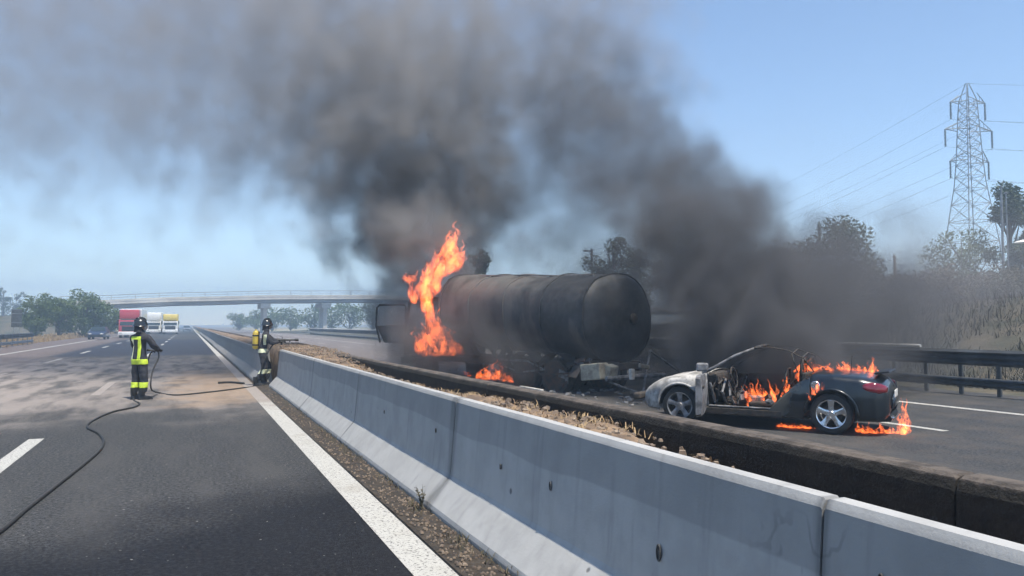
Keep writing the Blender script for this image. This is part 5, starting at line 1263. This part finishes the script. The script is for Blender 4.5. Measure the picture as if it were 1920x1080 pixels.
# ------------------------------------------------------------------ smoke and haze
def smoke_mat(name, col, aniso=.2, dens=1.0):
    m = bpy.data.materials.new(name); m.use_nodes = True; t = m.node_tree; t.nodes.remove(t.nodes['Principled BSDF'])
    pv_ = t.nodes.new('ShaderNodeVolumePrincipled'); pv_.inputs['Color'].default_value = (*col, 1); pv_.inputs['Density'].default_value = dens; pv_.inputs['Anisotropy'].default_value = aniso
    LK(t, pv_.outputs[0], t.nodes['Material Output'].inputs['Volume']); return m
def smoke(name, label, segs, lo, hi, voxel, m, warp=1.6, wscale=.32, nscale=.55, namp=1.0, edge=.55, seed=0.0):
    """a fog grid: tapering billows along the drift of the plume, broken up by turbulence; local axes = right, ahead, up"""
    g = bpy.data.node_groups.new(name, 'GeometryNodeTree'); g.interface.new_socket('Geometry', in_out='OUTPUT', socket_type='NodeSocketGeometry')
    pos = V_(g, 'ADD', g.nodes.new('GeometryNodeInputPosition').outputs[0], (seed, seed * .7, 0))
    w1 = V_(g, 'SUBTRACT', NZ(g, pos, wscale, 3, .55, col=True), (.5, .5, .5))
    pw_ = V_(g, 'ADD', V_(g, 'SUBTRACT', pos, (seed, seed * .7, 0)), V_(g, 'SCALE', w1, scale=warp * 2))
    nz = M_(g, 'SUBTRACT', NZ(g, V_(g, 'ADD', pos, V_(g, 'SCALE', w1, scale=1.2)), nscale, 5, .60), .5)
    acc = None
    for (a, b, ra, rb, den_a, den_b) in segs:
        a, b = Vector(a), Vector(b); ab = b - a
        rel_ = V_(g, 'SUBTRACT', pw_, tuple(a))
        tt = M_(g, 'DIVIDE', V_(g, 'DOT_PRODUCT', rel_, tuple(ab)), ab.length_squared, clamp=True)
        dd_ = V_(g, 'LENGTH', V_(g, 'SUBTRACT', rel_, V_(g, 'SCALE', tuple(ab), scale=tt)))
        rr = M_(g, 'MULTIPLY_ADD', tt, rb - ra, ra)
        f = M_(g, 'SUBTRACT', 1.0, M_(g, 'DIVIDE', dd_, rr))
        f = M_(g, 'ADD', f, M_(g, 'MULTIPLY', nz, namp * 2))
        v = M_(g, 'MULTIPLY', SS(g, f, 0.0, edge), M_(g, 'MULTIPLY_ADD', tt, den_b - den_a, den_a))
        acc = v if acc is None else M_(g, 'MAXIMUM', acc, v)
    fine = SS(g, NZ(g, V_(g, 'ADD', pos, V_(g, 'SCALE', w1, scale=1.5)), nscale * 2.3, 4, .62), .30, .70, .15, 1.8)
    acc = M_(g, 'MULTIPLY', acc, fine)
    vc = g.nodes.new('GeometryNodeVolumeCube'); LK(g, acc, vc.inputs['Density'])
    vc.inputs['Min'].default_value = lo; vc.inputs['Max'].default_value = hi
    for k, ax in enumerate('XYZ'): vc.inputs['Resolution ' + ax].default_value = max(8, int((hi[k] - lo[k]) / voxel))
    sm_ = g.nodes.new('GeometryNodeSetMaterial'); sm_.inputs['Material'].default_value = m; LK(g, vc.outputs[0], sm_.inputs[0])
    go = g.nodes.new('NodeGroupOutput'); LK(g, sm_.outputs[0], go.inputs[0])
    me = bpy.data.meshes.new(name); me.materials.append(m); o = bpy.data.objects.new(name, me); COL.objects.link(o); o.rotation_euler = (0, 0, -YAW)
    md = o.modifiers.new('smoke', 'NODES'); md.node_group = g
    return tag(o, label, 'smoke', kind='stuff')
def chain(pts):
    out = []
    q = [(*px2(p[0], p[1], p[2]), p[3] / 1400 * p[2], p[4]) for p in pts]
    for a, b in zip(q, q[1:]): out.append((a[:3], b[:3], a[3], b[3], a[4], b[4]))
    return out
# (column, row, metres ahead, radius in pixels, density per metre)
main = chain([(810, 640, 24.2, 80, .6), (805, 560, 24.4, 125, 1.2), (800, 470, 24.4, 145, 1.3), (795, 380, 24.5, 170, 1.1), (775, 280, 25, 240, .68), (730, 180, 25.5, 310, .34), (640, 90, 26, 360, .21), (480, 20, 27, 400, .15), (250, -20, 28, 430, .12), (-60, 0, 28, 440, .10)])
main += chain([(860, 290, 25, 210, .34), (980, 150, 26, 270, .22), (1010, -20, 27, 320, .13)])
main += chain([(700, 110, 29, 330, .12), (300, 10, 30, 340, .12), (-150, 10, 30, 350, .10)])
side = chain([(1490, 660, 13.4, 80, 2.0), (1440, 620, 14.2, 130, 1.9), (1390, 560, 15.5, 165, 1.3), (1330, 480, 17.5, 170, .95), (1255, 390, 19.5, 145, .60), (1180, 290, 22, 150, .36), (1100, 190, 24, 170, .20)])
side += chain([(1270, 650, 21.5, 120, .7), (1250, 570, 22.5, 160, .50), (1170, 490, 24.5, 190, .22), (1010, 400, 25, 190, .14)])
side += chain([(1400, 630, 16.5, 160, .9), (1520, 590, 18.5, 190, .55), (1630, 590, 21, 170, .28), (1730, 610, 23, 140, .12), (1830, 620, 24, 120, .05)])
low = chain([(640, 670, 26, 60, .05), (760, 665, 24, 80, .18), (870, 655, 21.2, 85, .9), (960, 655, 20.2, 78, .65), (1060, 650, 19.0, 62, .3), (1180, 665, 17.4, 62, .22)])
M['smoke'] = smoke_mat('grey_black_smoke', (.60, .585, .59), 0.0, 0.70)
M['smoke_dark'] = smoke_mat('black_smoke', (.22, .222, .24), 0.0, 0.9)
smoke('smoke', 'dense black smoke plume rising from the cab and drifting over the lanes', main, (-24, 16, .5), (7, 36, 17), .16, M['smoke'], namp=1.4, edge=.40)
smoke('smoke_low', 'near black smoke pouring from the car and round the wrecked tanker', side + low, (-8, 10.5, -.2), (17, 29, 12.5), .145, M['smoke_dark'], namp=1.35, edge=.45, warp=1.3, seed=3.0)
veil = chain([(1350, 570, 32, 230, .12), (1600, 560, 32, 240, .13), (1850, 570, 31, 220, .12), (2050, 580, 31, 200, .10)]) + chain([(1500, 420, 36, 240, .018), (1150, 380, 34, 260, .018)])
smoke('smoke_veil', 'thin blue grey smoke hanging in front of the far bank', veil, (0, 24, -.2), (42, 50, 15), .6, M['smoke'], warp=2.5, wscale=.12, nscale=.16, edge=.9, seed=17.0)
M['haze'] = smoke_mat('haze', (.54, .75, 1.0), 0.0)
M['haze'].node_tree.nodes['Principled Volume'].inputs['Density'].default_value = .0024
tag(MB().box((0, 200, 19), (900, 1300, 42)).build('haze', M['haze']), 'thin blue summer haze with drifting smoke', 'haze', kind='stuff')
